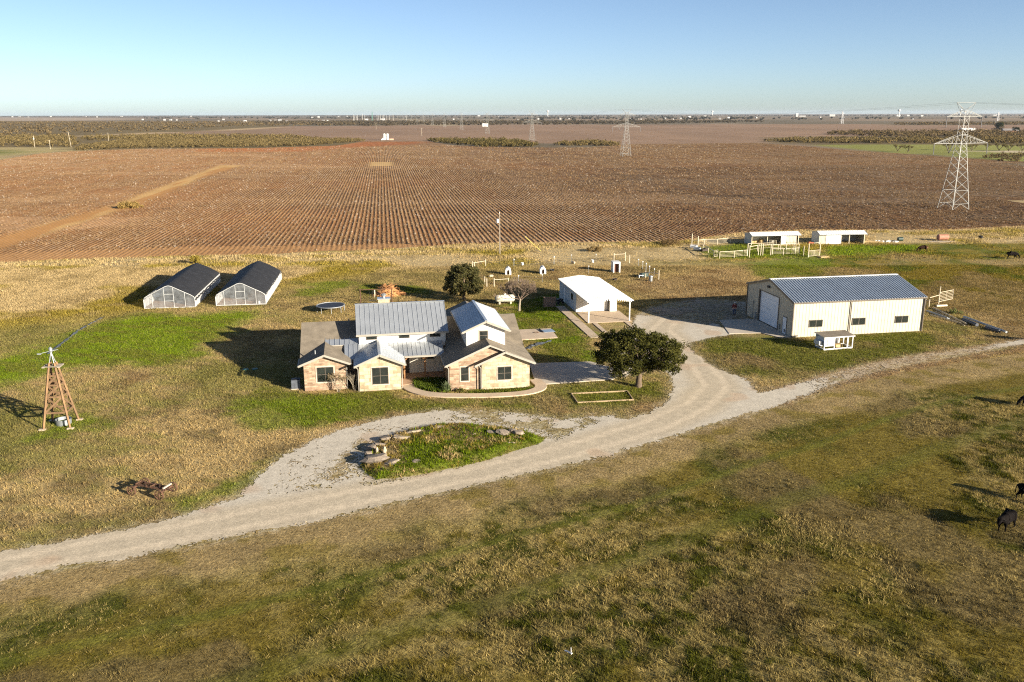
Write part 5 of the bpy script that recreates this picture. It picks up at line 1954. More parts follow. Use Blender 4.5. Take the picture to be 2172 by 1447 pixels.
beam('steel_beam', (1966, 661), (2012, 678), .34, .18, M['galv'], 'grey steel beam nearest the barn corner', 0, 'beam')
beam('timber_beam', (1979, 655), (2050, 689), .16, .14, M['cream_pipe'], 'long cream timber lying across the salvage beside the barn', .05, 'timber')
beam('timber_beam', (1973, 669), (2038, 687), .16, .12, M['cream_pipe'], 'pale timber on the near side of the salvage row', 0, 'timber')
beam('timber_beam', (1983, 662), (2046, 692), .12, .12, M['old_wood'], 'grey timber lying between the two cream ones', 0, 'timber')
beam('irrigation_pipe', (2044, 676), (2134, 709), .14, .2, M['galv'], 'long blue grey pipe farthest from the barn', .12, 'pipe', True)
beam('irrigation_pipe', (2042, 681), (2072, 693), .22, .2, M['tarp'], 'short dark pipe under the start of the long pipe', 0, 'pipe', True)
beam('irrigation_pipe', (2090, 698), (2120, 706), .2, .2, M['tarp'], 'short dark pipe under the far end of the long pipe', 0, 'pipe', True)
beam('fence_log', (1986, 651.5), (2008, 650.5), .16, .2, M['cream_pipe'], 'short white log lying before the open pasture gate', 0, 'log', True)
m = MB().bar((-.22, .2, .05), (.1, -.22, .16), .09, .03).bar((.08, -.1, .02), (.06, -.1, .42), .03, .03)
o = tag(m.build('scrap', M['paper']), 'thin white scrap lying in the near pasture grass', 'scrap')
place(o, G(1208, 1391), 0, .12)

# ---- power pole
pp = thing('power_pole', 'grey wooden power pole with a transformer at the field edge', 'utility pole', G(1060, 539.5))
MB().tube([(0, 0, 0), (0, 0, 8.1)], [.13, .09], 10).build('pole', M['pole_wood'], pp)
MB().lathe([(.22, 6.0), (.24, 6.05), (.24, 6.65), (.18, 6.75)], 14, (-.38, -.05, 0)).build('transformer', M['white_paint'], pp)
MB().bar((-.3, 0, 6.4), (0, 0, 6.4), .08).build('bracket', M['galv'], pp)
MB().lathe([(.05, 7.8), (.06, 7.95), (.03, 8.1)], 8, (.0, -.16, 0)).build('insulator', M['white_paint'], pp)
g1 = np.array(G(1148, 533)) - np.array(G(1060, 539.5))
MB().tube([(g1[0], g1[1], 0), (g1[0] * .6, g1[1] * .6, 3.1)], .05, 6).build('guy_guard', mat('yellow_guard', (.6, .46, .1), .6), pp)
MB().tube([(g1[0] * .6, g1[1] * .6, 3.1), (0, 0, 7.6)], .008, 4).build('guy_wire', M['wire'], pp)

# ---- rocks of the island
def rock(px, py, w, h, label, mt='stone_rock', el=1.0, rz=0.0, seed=0, flat=.6):
    r = random.Random(seed)
    m = MB()
    nu, nv = 10, 6
    vs, fs = [], []
    off = [r.uniform(0, 9) for _ in range(3)]
    for j in range(nv + 1):
        th = math.pi * j / nv
        for i in range(nu):
            a = 2 * math.pi * i / nu
            k = .72 + .5 * float(vn(np.array([i * .9 + off[0]]), np.array([j * 1.1 + off[1]]), seed + 2)[0])
            rr_ = math.sin(th) ** flat * k
            vs.append((math.cos(a) * rr_ * w * el, math.sin(a) * rr_ * w, (math.cos(th) * .5 + .42) * h * (.85 + .3 * k * .5)))
    for j in range(nv):
        for i in range(nu):
            i2 = (i + 1) % nu
            fs.append((j * nu + i, (j + 1) * nu + i, (j + 1) * nu + i2, j * nu + i2))
    m._add(vs, fs)
    o = tag(m.build('rock', M[mt]), label, 'rock', 'rocks round the grass island')
    x, y = G(px, py)
    o.scale = (.92, .92, .8)
    place(o, (x, y), rz, .15)
    if h < .7 or w > .5:
        o.rotation_euler = (r.uniform(-.25, .1), r.uniform(-.28, .28), rz)
    return o


RK = [(798, 983, .95, .75, 'biggest grey boulder at the left tip of the grass island', 'stone_rock', 1.35, .5), (828, 989, .6, .4, 'dark flat rock right of the biggest boulder', 'stone_rock', 1.3, .2),
      (806, 949, .42, .3, 'long slanted slab above the biggest boulder', 'stone_rock', 1.7, .5), (789, 955, .4, .35, 'grey rock beside the long slanted slab', 'stone_rock', 1.2, .1),
      (818, 936, .45, .32, 'flat grey rock on the upper left island rim', 'stone_rock', 1.3, .4), (842, 931, .38, .25, 'small rock left of the pale upper slab', 'stone_rock', 1.1, .2),
      (856, 934, .5, .28, 'pale slab on the upper left of the island', 'pale_rock', 1.9, .35), (877, 921, .45, .26, 'tan flat slab on the upper rim of the island', 'pale_rock', 1.7, .25),
      (892, 919, .24, .22, 'small tan rock right of the tan slab', 'pale_rock', 1.2, 0), (922, 914, .3, .2, 'pale flat stone left of the long thin stone', 'pale_rock', 2.0, .3),
      (940, 911, .3, .16, 'long thin white stone on the far island rim', 'pale_rock', 2.6, .2), (800, 966, .13, .75, 'thin upright stone left of the other upright', 'pale_rock', 1.0, 0),
      (816, 968, .17, .95, 'taller thin upright stone by the biggest boulder', 'pale_rock', 1.0, .3), (782, 970, .33, .45, 'leaning rock at the island tip in shadow', 'stone_rock', 1.3, .8),
      (1043, 923, .45, .32, 'leftmost grey rock of the right rock cluster', 'stone_rock', 1.3, -.3), (1068, 925, .6, .45, 'large grey rock in the middle of the right cluster', 'stone_rock', 1.2, .3),
      (1086, 922, .45, .5, 'upright grey rock in the right cluster', 'stone_rock', 1.0, .2), (1100, 926, .55, .5, 'grey rock at the right end of the right cluster', 'stone_rock', 1.1, -.2),
      (1006, 927, .2, .24, 'small tan stone in the middle of the grass island', 'pale_rock', 1.1, 0), (886, 985, .4, .22, 'dark low rock on the near island rim', 'stone_rock', 1.4, .2),
      (892, 977, .16, .16, 'small white stone above the dark low rock', 'pale_rock', 1.2, 0), (906, 980, .2, .16, 'small pale stone right of the dark low rock', 'pale_rock', 1.4, .2),
      (1064, 948, .22, .13, 'white stone at the left of the near white row', 'pale_rock', 1.6, .3), (1077, 944.5, .22, .14, 'white stone in the middle of the near white row', 'pale_rock', 1.6, .2),
      (1090, 944, .2, .13, 'white stone at the right of the near white row', 'pale_rock', 1.5, 0), (1101, 934, .22, .2, 'small rock below the right cluster', 'stone_rock', 1.2, 0)]
for i, (px, py, w, h, lab, mt, el, rz) in enumerate(RK):
    rock(px, py, w, h, lab, mt, el, rz, i * 7 + 1)

# ---- brush pile
bp_ = G(823, 626)
m = MB()
rr = random.Random(21)
for k in range(420):
    a, q = rr.uniform(0, 6.28), math.sqrt(rr.random())
    x, y = q * 1.9 * math.cos(a), q * 1.5 * math.sin(a)
    z = (1 - q * q) * 1.75 * rr.uniform(.3, 1.0) + .05
    L_ = rr.uniform(.35, 1.0)
    b, e = rr.uniform(0, 6.28), rr.uniform(-.5, .6)
    m.bar((x, y, z), (x + L_ * math.cos(b), y + L_ * math.sin(b), max(.03, z + L_ * math.sin(e) * .6)), rr.uniform(.03, .085), rr.uniform(.02, .06))
for k in range(40):
    a = rr.uniform(-.5, .4)
    m.bar((1.2 + rr.uniform(0, .8), rr.uniform(-.7, .5), rr.uniform(.1, .5)), (2.2 + rr.uniform(0, .6), rr.uniform(-.8, .6), rr.uniform(.05, .6)), .05)
m.lathe([(1.8, 0), (1.5, .5), (.9, 1.1), (.2, 1.45)], 14)
o = tag(m.build('brush_pile', mat('dead_cedar_brush', (.43, .205, .075), .95, 0, .35, 4)), 'heap of dead orange brown brush behind the chimney', 'brush pile')
place(o, bp_, 0)

# ================================================================== TREES AND BUSHES
def leaf_cloud(centers, radii, n_each, size, cols, squash=.75, seed=0):
    """quads scattered through clumps; returns V, F, C"""
    g = np.random.default_rng(seed)
    c = np.repeat(np.asarray(centers, float), n_each, 0)
    r = np.repeat(np.asarray(radii, float), n_each)
    n = len(c)
    d = g.normal(0, 1, (n, 3))
    d /= np.linalg.norm(d, axis=1)[:, None]
    q = g.uniform(0, 1, n) ** .45
    p = c + d * (r * q)[:, None] * np.array([1, 1, squash])
    s = size * g.uniform(.6, 1.35, n)
    u = g.normal(0, 1, (n, 3))
    u /= np.linalg.norm(u, axis=1)[:, None]
    w = np.cross(u, g.normal(0, 1, (n, 3)))
    w /= np.linalg.norm(w, axis=1)[:, None]
    V = np.stack([p - u * s[:, None] * .5, p + w * s[:, None] * .32, p + u * s[:, None] * .5, p - w * s[:, None] * .32], 1)
    cols = np.asarray(cols, float)
    ci = np.repeat(g.uniform(0, 1, len(centers)), n_each) * .6 + g.uniform(0, 1, n) * .4
    C_ = cols[0] + (cols[1] - cols[0]) * ci[:, None]
    C_ = C_ * g.uniform(.8, 1.2, n)[:, None]
    return V.reshape(-1, 3), np.arange(n * 4).reshape(-1, 4), np.repeat(C_, 4, 0)


def limbs(m, p, d, L_, r, depth, rng, tips, spread=.6, n=7, kids=(2, 3), up=.15, shrink=.72, rshr=.62, mini=.008):
    """recursive tapering branches"""
    p = Vector(p)
    d = Vector(d).normalized()
    bend = Vector((rng.uniform(-1, 1), rng.uniform(-1, 1), rng.uniform(-.3, .6))) * .22
    mid = p + (d + bend * .5).normalized() * L_ * .5
    end = mid + (d + bend).normalized() * L_ * .5
    m.tube([p, mid, end], [r, r * .82, max(r * .66, mini)], n, cap=False)
    if depth == 0:
        tips.append(tuple(end))
        return
    for k in range(rng.randint(*kids)):
        nd = (d + bend + Vector((rng.uniform(-1, 1), rng.uniform(-1, 1), rng.uniform(-.5, .9) + up)) * spread).normalized()
        q = mid.lerp(end, rng.uniform(.5, 1.0))
        limbs(m, q, nd, L_ * shrink * rng.uniform(.8, 1.15), max(r * rshr, mini), depth - 1, rng, tips, spread, max(3, n - 1), kids, up, shrink, rshr, mini)


# live oak
oak = thing('live_oak', 'broad dark evergreen oak beside the gravel drive', 'tree', G(1354, 820))
rng = random.Random(4)
m, tips = MB(), []
m.tube([(0, 0, -.1), (.02, 0, .5), (.06, .02, 1.1), (.05, .05, 1.65)], [.40, .29, .26, .27], 12, cap=False)
for k in range(7):
    a = k * .9 + rng.uniform(-.2, .2)
    limbs(m, (.05, .05, 1.45 + .05 * k), (math.cos(a), math.sin(a), rng.uniform(.35, .95)), 1.75, .17, 3, rng, tips, .55, 8)
m.build('trunk', M['bark'], oak, smooth=True)
g = np.random.default_rng(5)
cen, rr_ = [], []
for k in range(480):
    d = g.normal(0, 1, 3)
    d /= np.linalg.norm(d)
    q = g.uniform(.35, 1.0) ** .5
    lump = .60 + .66 * float(vn(np.array([d[0] * 2.9 + 5]), np.array([d[1] * 2.9 + d[2] * 3.4 + 9]), 3)[0])
    c = np.array([d[0] * 4.7, d[1] * 4.1, d[2] * 2.2]) * q * lump + np.array([-.5, .2, 3.5])
    if c[2] < 1.35 + .25 * g.uniform():
        continue
    if c[2] < 2.3 and math.hypot(c[0], c[1]) < 1.5:
        continue
    cen.append(c)
    rr_.append(g.uniform(.30, .62))
V, F, Cc = leaf_cloud(cen, rr_, 110, .17, [(.030, .036, .010), (.115, .108, .028)], .8, 8)
npmesh('crown', V, F, M['leaf'], Cc, oak)

# cedar behind the house
ced = thing('cedar_tree', 'rounded olive cedar tree behind the blue grey roof', 'tree', G(984, 637))
m = MB().tube([(0, 0, -.1), (.05, 0, 2.0), (0, .05, 4.2)], [.26, .18, .06], 8)
m.build('trunk', M['bark'], ced, smooth=True)
cen, rr_ = [], []
for k in range(230):
    z = g.uniform(.15, 1) ** .8 * 5.0
    R_ = 2.75 * math.sqrt(max(0, 1 - ((z - 1.9) / 3.35) ** 2)) if z > 1.9 else 2.75 - (1.9 - z) * .35
    a, q = g.uniform(0, 6.28), g.uniform(.3, 1) ** .5
    R_ *= .82 + .32 * float(vn(np.array([a * 1.3]), np.array([z * 1.2]), 77)[0])
    cen.append((R_ * q * math.cos(a), R_ * q * math.sin(a), z))
    rr_.append(g.uniform(.32, .6))
V, F, Cc = leaf_cloud(cen, rr_, 80, .2, [(.06, .062, .022), (.145, .128, .05)], .9, 9)
npmesh('crown', V, F, M['leaf'], Cc, ced)

# bare elm
elm = thing('bare_tree', 'leafless grey tree with a dense twiggy crown by the propane tank', 'tree', G(1101, 659.5))
rng = random.Random(12)
m, tips = MB(), []
m.tube([(0, 0, -.1), (.05, 0, .8), (.15, .02, 1.7)], [.2, .15, .13], 10, cap=False)
tr_ = m.build('trunk', M['pale_bark'], elm, smooth=True)
m = MB()
for k in range(9):
    a = k * .7 + rng.uniform(-.3, .3)
    limbs(m, (.13, .02, 1.35 + .05 * k), (math.cos(a), math.sin(a), rng.uniform(.2, 1.6)), 1.15, .075, 5, rng, tips, .68, 6, (3, 3), .08, .74, .58, .012)
m.build('crown', M['twig'], elm)

# shrubs by the house
def bare_shrub(loc, h, label, seed, mt='pale_bark', nst=9, leafy=None):
    rng = random.Random(seed)
    t = thing('bare_shrub', label, 'shrub', loc)
    m, tips = MB(), []
    for k in range(nst):
        a = rng.uniform(0, 6.28)
        limbs(m, (rng.uniform(-.12, .12), rng.uniform(-.12, .12), 0), (math.cos(a) * .4, math.sin(a) * .4, 1), h * .42, .022, 3, rng, tips, .35, 4, (2, 3), .5, .68, .62, .006)
    m.build('stems', M[mt], t)
    if leafy:
        V, F, Cc = leaf_cloud(tips, [.12] * len(tips), 5, .09, leafy, 1, seed)
        npmesh('foliage', V, F, M['leaf'], Cc, t)
    return t


bare_shrub(HF.w(3.2, -.75), 1.9, 'thin bare shrub in front of the brick gable window', 2, leafy=[(.26, .2, .11), (.36, .28, .16)])
bare_shrub(HF.w(4.75, -.55), 1.8, 'pale many stemmed bare shrub in the corner between the two gables', 3, nst=12)
yu = thing('yucca', 'spiky green yucca clump at the corner by the front walk', 'plant', HF.w(13.55, -2.75))
m = MB()
rng = random.Random(8)
for k in range(120):
    a, e = rng.uniform(0, 6.28), rng.uniform(.1, 1.45)
    L_ = rng.uniform(.6, 1.05)
    d = Vector((math.cos(a) * math.cos(e), math.sin(a) * math.cos(e), math.sin(e)))
    s = Vector((-math.sin(a), math.cos(a), 0)) * .035
    b = Vector((rng.uniform(-.22, .22), rng.uniform(-.2, .2), .1 + rng.uniform(0, .35)))
    m._add([b - s, b + s, b + d * L_ + Vector((0, 0, -.12 * L_))], [(0, 1, 2)])
m.build('leaves', mat('yucca_leaf', (.10, .13, .045), .6, 0, .4, 7), yu)
MB().tube([(0, 0, 0), (.02, 0, .5)], [.12, .09], 8).build('trunk', M['bark'], yu)


def leafy_bush(name, loc, w, h, cols, label, seed, n=40, per=40, size=.16, cat='bush', group=None):
    g = np.random.default_rng(seed)
    t = thing(name, label, cat, loc, 0, group)
    cen, rr_ = [], []
    for k in range(n):
        a, q = g.uniform(0, 6.28), g.uniform(0, 1) ** .5
        z = g.uniform(.15, 1)
        R_ = w * q * math.sqrt(max(.05, 1 - (z - .3) ** 2 * 1.4))
        cen.append((R_ * math.cos(a), R_ * math.sin(a), z * h * .85))
        rr_.append(g.uniform(.15, .28) * max(w, h))
    V, F, Cc = leaf_cloud(cen, rr_, per, size, cols, .85, seed)
    npmesh('foliage', V, F, M['leaf'], Cc, t)
    m, tips = MB(), []
    rng = random.Random(seed)
    for k in range(4):
        a = rng.uniform(0, 6.28)
        limbs(m, (0, 0, -.05), (math.cos(a) * .5, math.sin(a) * .5, 1), h * .4, .05, 1, rng, tips, .5, 5)
    m.build('stems', M['bark'], t)
    return t


leafy_bush('yellow_bush', G(414, 559), 1.0, 1.5, [(.22, .17, .03), (.38, .29, .06)], 'yellow green bush behind the left greenhouse', 31)
leafy_bush('weed_bush', G(1262, 533), 1.6, 1.0, [(.20, .14, .06), (.32, .22, .09)], 'low brown weed clump on the field margin left of the pens', 32)
leafy_bush('weed_bush', G(1420, 519), 2.6, 1.0, [(.15, .10, .05), (.27, .18, .08)], 'wide brown weed clump on the margin just left of the pens', 33, 60)
leafy_bush('weed_bush', G(275, 441), 3.6, 1.5, [(.28, .19, .06), (.42, .29, .10)], 'tan bush on the grassy strip in the left field', 34, 70, 50, .3)
leafy_bush('garden_weeds', HF.w(14.9, -3.0), .5, .4, [(.10, .12, .02), (.3, .24, .08)], 'low leafy weeds under the narrow brick window', 35, 20, 30, .09)
leafy_bush('salvage_weeds', G(2025, 665), .9, .7, [(.10, .15, .04), (.25, .24, .09)], 'green weed growing among the salvaged pipes', 36, 26, 36, .12)
# bed of ivy-like leaves by the porch
px_ = np.array(HF.w(0, 0))
g = np.random.default_rng(71)
pts = []
bedp = np.array([(10.65, .1), (10.75, -.9), (11.5, -1.95), (12.9, -2.75), (13.75, -2.9), (13.75, 1.3), (12.0, 1.6), (10.6, 1.6)])
while len(pts) < 1500:
    q = g.uniform((10.5, -3.0), (13.8, 1.65))
    if sdist(bedp, np.array([q[0]]), np.array([q[1]]), 3)[0] > .05:
        pts.append(HF.w(*q))
pts = np.array(pts)
cc = C(.10, .135, .018)[None] * g.uniform(.6, 1.4, len(pts))[:, None]
blades('flowerbed_weeds', pts[:, 0], pts[:, 1], g.uniform(.15, .42, len(pts)), cc, 7, M['grass'], .7, .8, .22, label='leafy green weeds filling the bed before the porch', cat='ground cover')
bedq = np.array([(15.5, -3.0), (21.3, -3.05), (22.1, -2.6), (21.6, -3.9), (18.5, -4.05), (15.4, -3.6)])
pts = []
while len(pts) < 500:
    q = g.uniform((15.3, -4.2), (22.2, -2.7))
    if sdist(bedq, np.array([q[0]]), np.array([q[1]]), 3)[0] > .05:
        pts.append(HF.w(*q))
pts = np.array(pts)
blades('walk_edge_grass', pts[:, 0], pts[:, 1], g.uniform(.1, .26, len(pts)), C(.13, .15, .02)[None] * g.uniform(.7, 1.3, len(pts))[:, None], 7, M['grass'], .8, .7, .2, label='green grass strip between the stone wall and the walk', cat='grass')
# tufts on the island
ix = GP([(780, 1000), (1150, 905)])
x, y = g.uniform(ix[:, 0].min() - 3, ix[:, 0].max() + 3, 9000), g.uniform(ix[:, 1].min() - 4, ix[:, 1].max() + 4, 9000)
k = sdist(ISLE, x, y, 3) > .05
x, y = x[k], y[k]
f = fbm(x, y, 1.6, 3, 81)
cc = np.where((f > .56)[:, None], STRAW2 * 1.0, np.where((f > .46)[:, None], OLIVE * 1.2, VIVID * .75)) * g.uniform(.7, 1.3, len(x))[:, None]
blades('island_grass', x, y, .09 + .3 * g.uniform(0, 1, len(x)) ** 3, cc, 6, M['grass'], .6, .6, .1, label='rank green and straw grass on the driveway island', cat='grass')

# mesquites in the green pasture at right
mz = None
MZ = [(1904, 321.5, 'first from the left in the green pasture'), (1926, 323, 'second from the left in the green pasture'), (2011, 318.5, 'left of the near pylon body in the pasture'),
      (2061, 320, 'just right of the near pylon body'), (2093, 316, 'small one right of the pylon by the pale lane'), (2119, 320, 'left one of the close pair right of the pylon'),
      (2139, 321, 'right one of the close pair right of the pylon'), (2168, 321, 'at the right picture edge in the pasture')]
for i, (px, py, w) in enumerate(MZ):
    lab = 'small spreading mesquite tree, ' + w
    if mz is None:
        mz = thing('mesquite_tree', lab, 'tree', G(px, py), 0, 'mesquite trees in the right hand pasture')
        rng = random.Random(41)
        m, tips = MB(), []
        m.tube([(0, 0, -.1), (0, 0, .7)], [.3, .24], 8)
        for k in range(4):
            a = k * 1.6 + rng.uniform(-.3, .3)
            limbs(m, (0, 0, .5), (math.cos(a), math.sin(a), 1.0), 1.9, .17, 3, rng, tips, .6, 6, (2, 3), .1, .72)
        m.build('trunk', M['bark'], mz)
        V, F, Cc = leaf_cloud(tips, [.75] * len(tips), 14, .32, [(.11, .095, .035), (.22, .18, .07)], .7, 42)
        npmesh('crown', V, F, M['leaf'], Cc, mz)
    else:
        dup(mz, G(px, py), i * 1.3, lab, None, (1, 1.0, 1.1, .95, .85, 1.15, 1.05, 1.2)[i])

# thickets: woods that read as one mass
def thicket(name, polys, n, h, cols, label, seed, per=46, leaf=.9):
    g = np.random.default_rng(seed)
    cen, rr_ = [], []
    ar = [abs(np.sum(P[:, 0] * np.roll(P[:, 1], -1) - np.roll(P[:, 0], -1) * P[:, 1])) for P in polys]
    for P, a in zip(polys, ar):
        k, want = 0, int(n * a / sum(ar)) + 3
        lo, hi = P.min(0), P.max(0)
        while k < want:
            q = g.uniform(lo, hi, (4000, 2))
            q = q[sdist(P, q[:, 0], q[:, 1], 5) > 0][:want - k]
            dd = sdist(P, q[:, 0], q[:, 1], 30)
            for (x, y), e in zip(q, dd):
                s = h * g.uniform(.55, 1.2) * (.6 + .4 * min(1, e / 15))
                for _ in range(3):
                    cen.append((x + g.normal(0, s * .45), y + g.normal(0, s * .45), s * g.uniform(.2, .72)))
                    rr_.append(s * g.uniform(.3, .5))
            k += max(1, len(q))
    V, F, Cc = leaf_cloud(cen, rr_, per // 3, leaf, cols, .8, seed)
    V[:, 2] = np.maximum(V[:, 2], -.2)
    o = npmesh(name, V, F, M['leaf'], Cc)
    return tag(o, label, 'woods', None, 'stuff')


T = [(.135, .103, .043), (.255, .188, .08)]
TD = [(.11, .083, .042), (.23, .165, .08)]
thicket('mesquite_thicket', [GP([(160, 319), (260, 315), (300, 314), (540, 312), (640, 309.5), (770, 300), (768, 297), (640, 299), (400, 298), (260, 299), (165, 312)])], 2300, 3.7, T, 'olive brown mesquite thicket along the far left field edge', 51, 54, .8)
thicket('mesquite_thicket', [GP([(930, 303), (1030, 313), (1130, 311.5), (1140, 308), (1100, 301), (1010, 300), (905, 298)])], 330, 5.2, [(.09, .078, .03), (.2, .15, .055)], 'dark mesquite thicket in the middle behind the field', 52, 60, 1.0)
thicket('mesquite_thicket', [GP([(1180, 309), (1310, 310.5), (1316, 305), (1250, 303), (1185, 304)])], 160, 4.2, T, 'mesquite thicket just left of the second pylon', 53, 60, 1.0)
thicket('scrub_woods', [GP([(1620, 300), (1740, 304), (1900, 304.5), (2300, 305), (2300, 298), (1900, 297), (1750, 295.5), (1640, 298)])], 700, 4.5, T, 'low brown scrub between field and right pasture', 54, 50, 1.2)
thicket('scrub_woods', [GP([(1755, 286), (1900, 292.5), (2100, 296), (2320, 298), (2320, 284), (2120, 281), (1900, 283), (1760, 281)])], 800, 6.0, TD, 'dark leafless woods behind the right pasture', 55, 50, 1.5)
thicket('scrub_woods', [GP([(1890, 265.5), (2000, 266), (2330, 265), (2330, 261), (2000, 262.5), (1890, 263.5)])], 420, 6.5, TD, 'far dark tree belt at right beyond the pale field', 56, 44, 2.2)
thicket('scrub_woods', [GP([(2085, 336), (2130, 344), (2400, 352), (2400, 332), (2172, 328), (2110, 330)])], 90, 4.2, TD, 'grey bare thicket at the right edge of the field', 57, 90, .7)
# mesquite plain at far left, thinning with distance
thicket('mesquite_plain', [GP([(-420, 314), (0, 311), (150, 311.5), (165, 306), (160, 290), (-420, 290)]), GP([(170, 298), (700, 298), (620, 289), (330, 289), (175, 292)])], 1900, 4.6, T, 'brown mesquite plain beyond the left fields', 58, 40, 1.3)
thicket('mesquite_plain', [GP([(-420, 290), (150, 289), (160, 282), (330, 279), (520, 268), (760, 266), (760, 259), (-420, 259)])], 2600, 5.0, TD, 'distant brown mesquite plain at left', 59, 26, 2.6)
thicket('far_woods', [GP([(540, 263.5), (760, 268), (900, 266), (1100, 265.5), (1400, 263), (1620, 259.5), (1620, 257), (540, 258)])], 1900, 6, [(.07, .06, .04), (.15, .115, .07)], 'distant scrub woods across the middle', 60, 24, 3.2)
thicket('far_woods', [GP([(-420, 248.2), (2600, 245.6), (2600, 244.6), (-420, 246.8)]), GP([(300, 252.5), (1600, 252.5), (1600, 249), (300, 250)]), GP([(1100, 257), (2200, 253), (2200, 250.5), (1100, 252)])], 3600, 9, [(.05, .05, .04), (.10, .09, .065)], 'hazy line of town trees along the skyline', 61, 18, 9)

# ================================================================== ANIMALS AND PERSON
def skinned(name, verts, edges, mt, parent=None, root=0, sub=1):
    me = bpy.data.meshes.new(name)
    me.from_pydata([v[:3] for v in verts], edges, [])
    o = bpy.data.objects.new(name, me)
    COL.objects.link(o)
    o.modifiers.new('skin', 'SKIN')
    if not me.skin_vertices:
        me.attributes.new
    lay = me.skin_vertices[0].data
    for i, v in enumerate(verts):
        r = v[3]
        lay[i].radius = r if isinstance(r, tuple) else (r, r)
        lay[i].use_root = (i == root)
    s = o.modifiers.new('sub', 'SUBSURF')
    s.levels = s.render_levels = sub
    o.modifiers['skin'].use_smooth_shade = True
    me.materials.append(mt)
    if parent:
        o.parent = parent
    return o


def cow(label, loc, rz, grazing=True, mt='cow_black', rump=False, scale=1.0):
    t = thing('cow', label, 'cow', loc, rz, 'cattle on the pasture', float(land_z(np.array([loc[0]]), np.array([loc[1]]))[0]))
    hd = [(.98, 0, .72, .15), (1.16, .02, .45, .125), (1.26, .03, .22, .075)] if grazing else [(1.0, .04, 1.05, .17), (1.22, .08, 1.0, .135), (1.43, .12, .82, .08)]
    V = [(0, 0, .92, (.34, .37)), (-.5, 0, .98, (.29, .32)), (-.8, 0, 1.02, .2), (.48, 0, .97, (.30, .33)), (.78, 0, .98, .22)] + hd
    E = [(0, 1), (1, 2), (0, 3), (3, 4), (4, 5), (5, 6), (6, 7)]
    for s in (-1, 1):
        b = len(V)
        st = .08 * s
        V += [(-.6, .17 * s, .72, .16), (-.52 + st, .19 * s, .56, .11), (-.74 + st, .18 * s, .36, .058), (-.68 + st, .18 * s, .1, .045), (-.64 + st, .18 * s, .03, .055)]
        E += [(1, b), (b, b + 1), (b + 1, b + 2), (b + 2, b + 3), (b + 3, b + 4)]
        b = len(V)
        V += [(.5, .17 * s, .66, .12), (.54 - st, .17 * s, .36, .058), (.52 - st, .17 * s, .1, .042), (.55 - st, .17 * s, .03, .052)]
        E += [(3, b), (b, b + 1), (b + 1, b + 2), (b + 2, b + 3)]
        b = len(V)
        h = V[6]
        V += [(h[0] - .1, h[1] + .16 * s, h[2] + .1, .03), (h[0] - .14, h[1] + .27 * s, h[2] + .1, .035)]
        E += [(6, b), (b, b + 1)]
    b = len(V)
    V += [(-.97, 0, .98, .035), (-1.02, 0, .6, .022), (-1.02, .02, .38, .04)]
    E += [(2, b), (b, b + 1), (b + 1, b + 2)]
    skinned('body', V, E, M[mt], t, 0, 1)
    if rump:
        m = MB().lathe([(.05, -.12), (.2, -.06), (.22, .06), (.05, .13)], 12, (-.83, 0, .86), 0, 'x')
        m.build('rump_patch', M['tan_hide'], t, smooth=True)
    t.scale = (scale,) * 3
    return t


cow('dark brown grazing cow with a tan rump, left of the other far cow', G(1957, 534), rad(184), True, 'cow_brown', True, 1.0)
cow('black cow grazing far off near the right edge of the pasture', G(2146, 549), rad(-8), True, 'cow_black', False, 1.08)
cow('black cow facing the camera in the near pasture, its shadow stretched left', G(2134, 1122), rad(-146), False)
cow('black cow cut off by the right picture edge behind the facing cow', G(2183, 1063), rad(-60), True)
cow('black cow poking its head in at the right edge, grazing', G(2186, 863), rad(176), True)
cow('black cow mostly out of the picture where the dirt track leaves at right', G(2190, 724), rad(10), True)

# person by the barn
pn = thing('person', 'person in dark red jacket, blue jeans and white cap standing in the barn shade', 'person', G(1557, 668), rad(-95))
# faces +x
V = [(0, 0, .95, (.13, .17)), (.0, 0, 1.15, (.12, .16)), (.01, 0, 1.36, (.125, .19)), (.02, 0, 1.47, .075), (.03, 0, 1.53, .06), (.045, 0, 1.62, (.098, .085)), (.04, 0, 1.70, .07), (.145, 0, 1.605, .018)]
E = [(0, 1), (1, 2), (2, 3), (3, 4), (4, 5), (5, 6), (5, 7)]
hands = []
for s in (-1, 1):
    b = len(V)
    V += [(.0, .20 * s, 1.38, .062), (-.03, .27 * s, 1.12, .048), (.07, .25 * s, .92, .035), (.11, .235 * s, .86, (.018, .036))]
    E += [(2, b), (b, b + 1), (b + 1, b + 2), (b + 2, b + 3)]
    for q in range(4):
        f = len(V)
        V += [(.14 - .006 * q, (.262 - .017 * q) * s, .81, .0095), (.15 - .006 * q, (.258 - .017 * q) * s, .775 + .006 * (q in (0, 3)), .0085), (.14 - .006 * q, (.252 - .017 * q) * s, .75 + .012 * (q in (0, 3)), .008)]
        E += [(b + 3, f), (f, f + 1), (f + 1, f + 2)]
    f = len(V)
    V += [(.145, .205 * s, .85, .010), (.165, .198 * s, .82, .0085)]
    E += [(b + 3, f), (f, f + 1)]
    b = len(V)
    V += [(.0, .10 * s, .86, .095), (.02, .11 * s, .5, .065), (-.01, .115 * s, .12, .045), (.0, .12 * s, .05, .045), (.13, .13 * s, .035, .035)]
    E += [(0, b), (b, b + 1), (b + 1, b + 2), (b + 2, b + 3), (b + 3, b + 4)]
skinned('body', V, E, M['skin'], pn, 0, 1)
J = [(0, 0, .92, (.155, .195)), (.0, 0, 1.15, (.15, .185)), (.01, 0, 1.36, (.15, .21)), (.02, 0, 1.46, .095)]
JE = [(0, 1), (1, 2), (2, 3)]
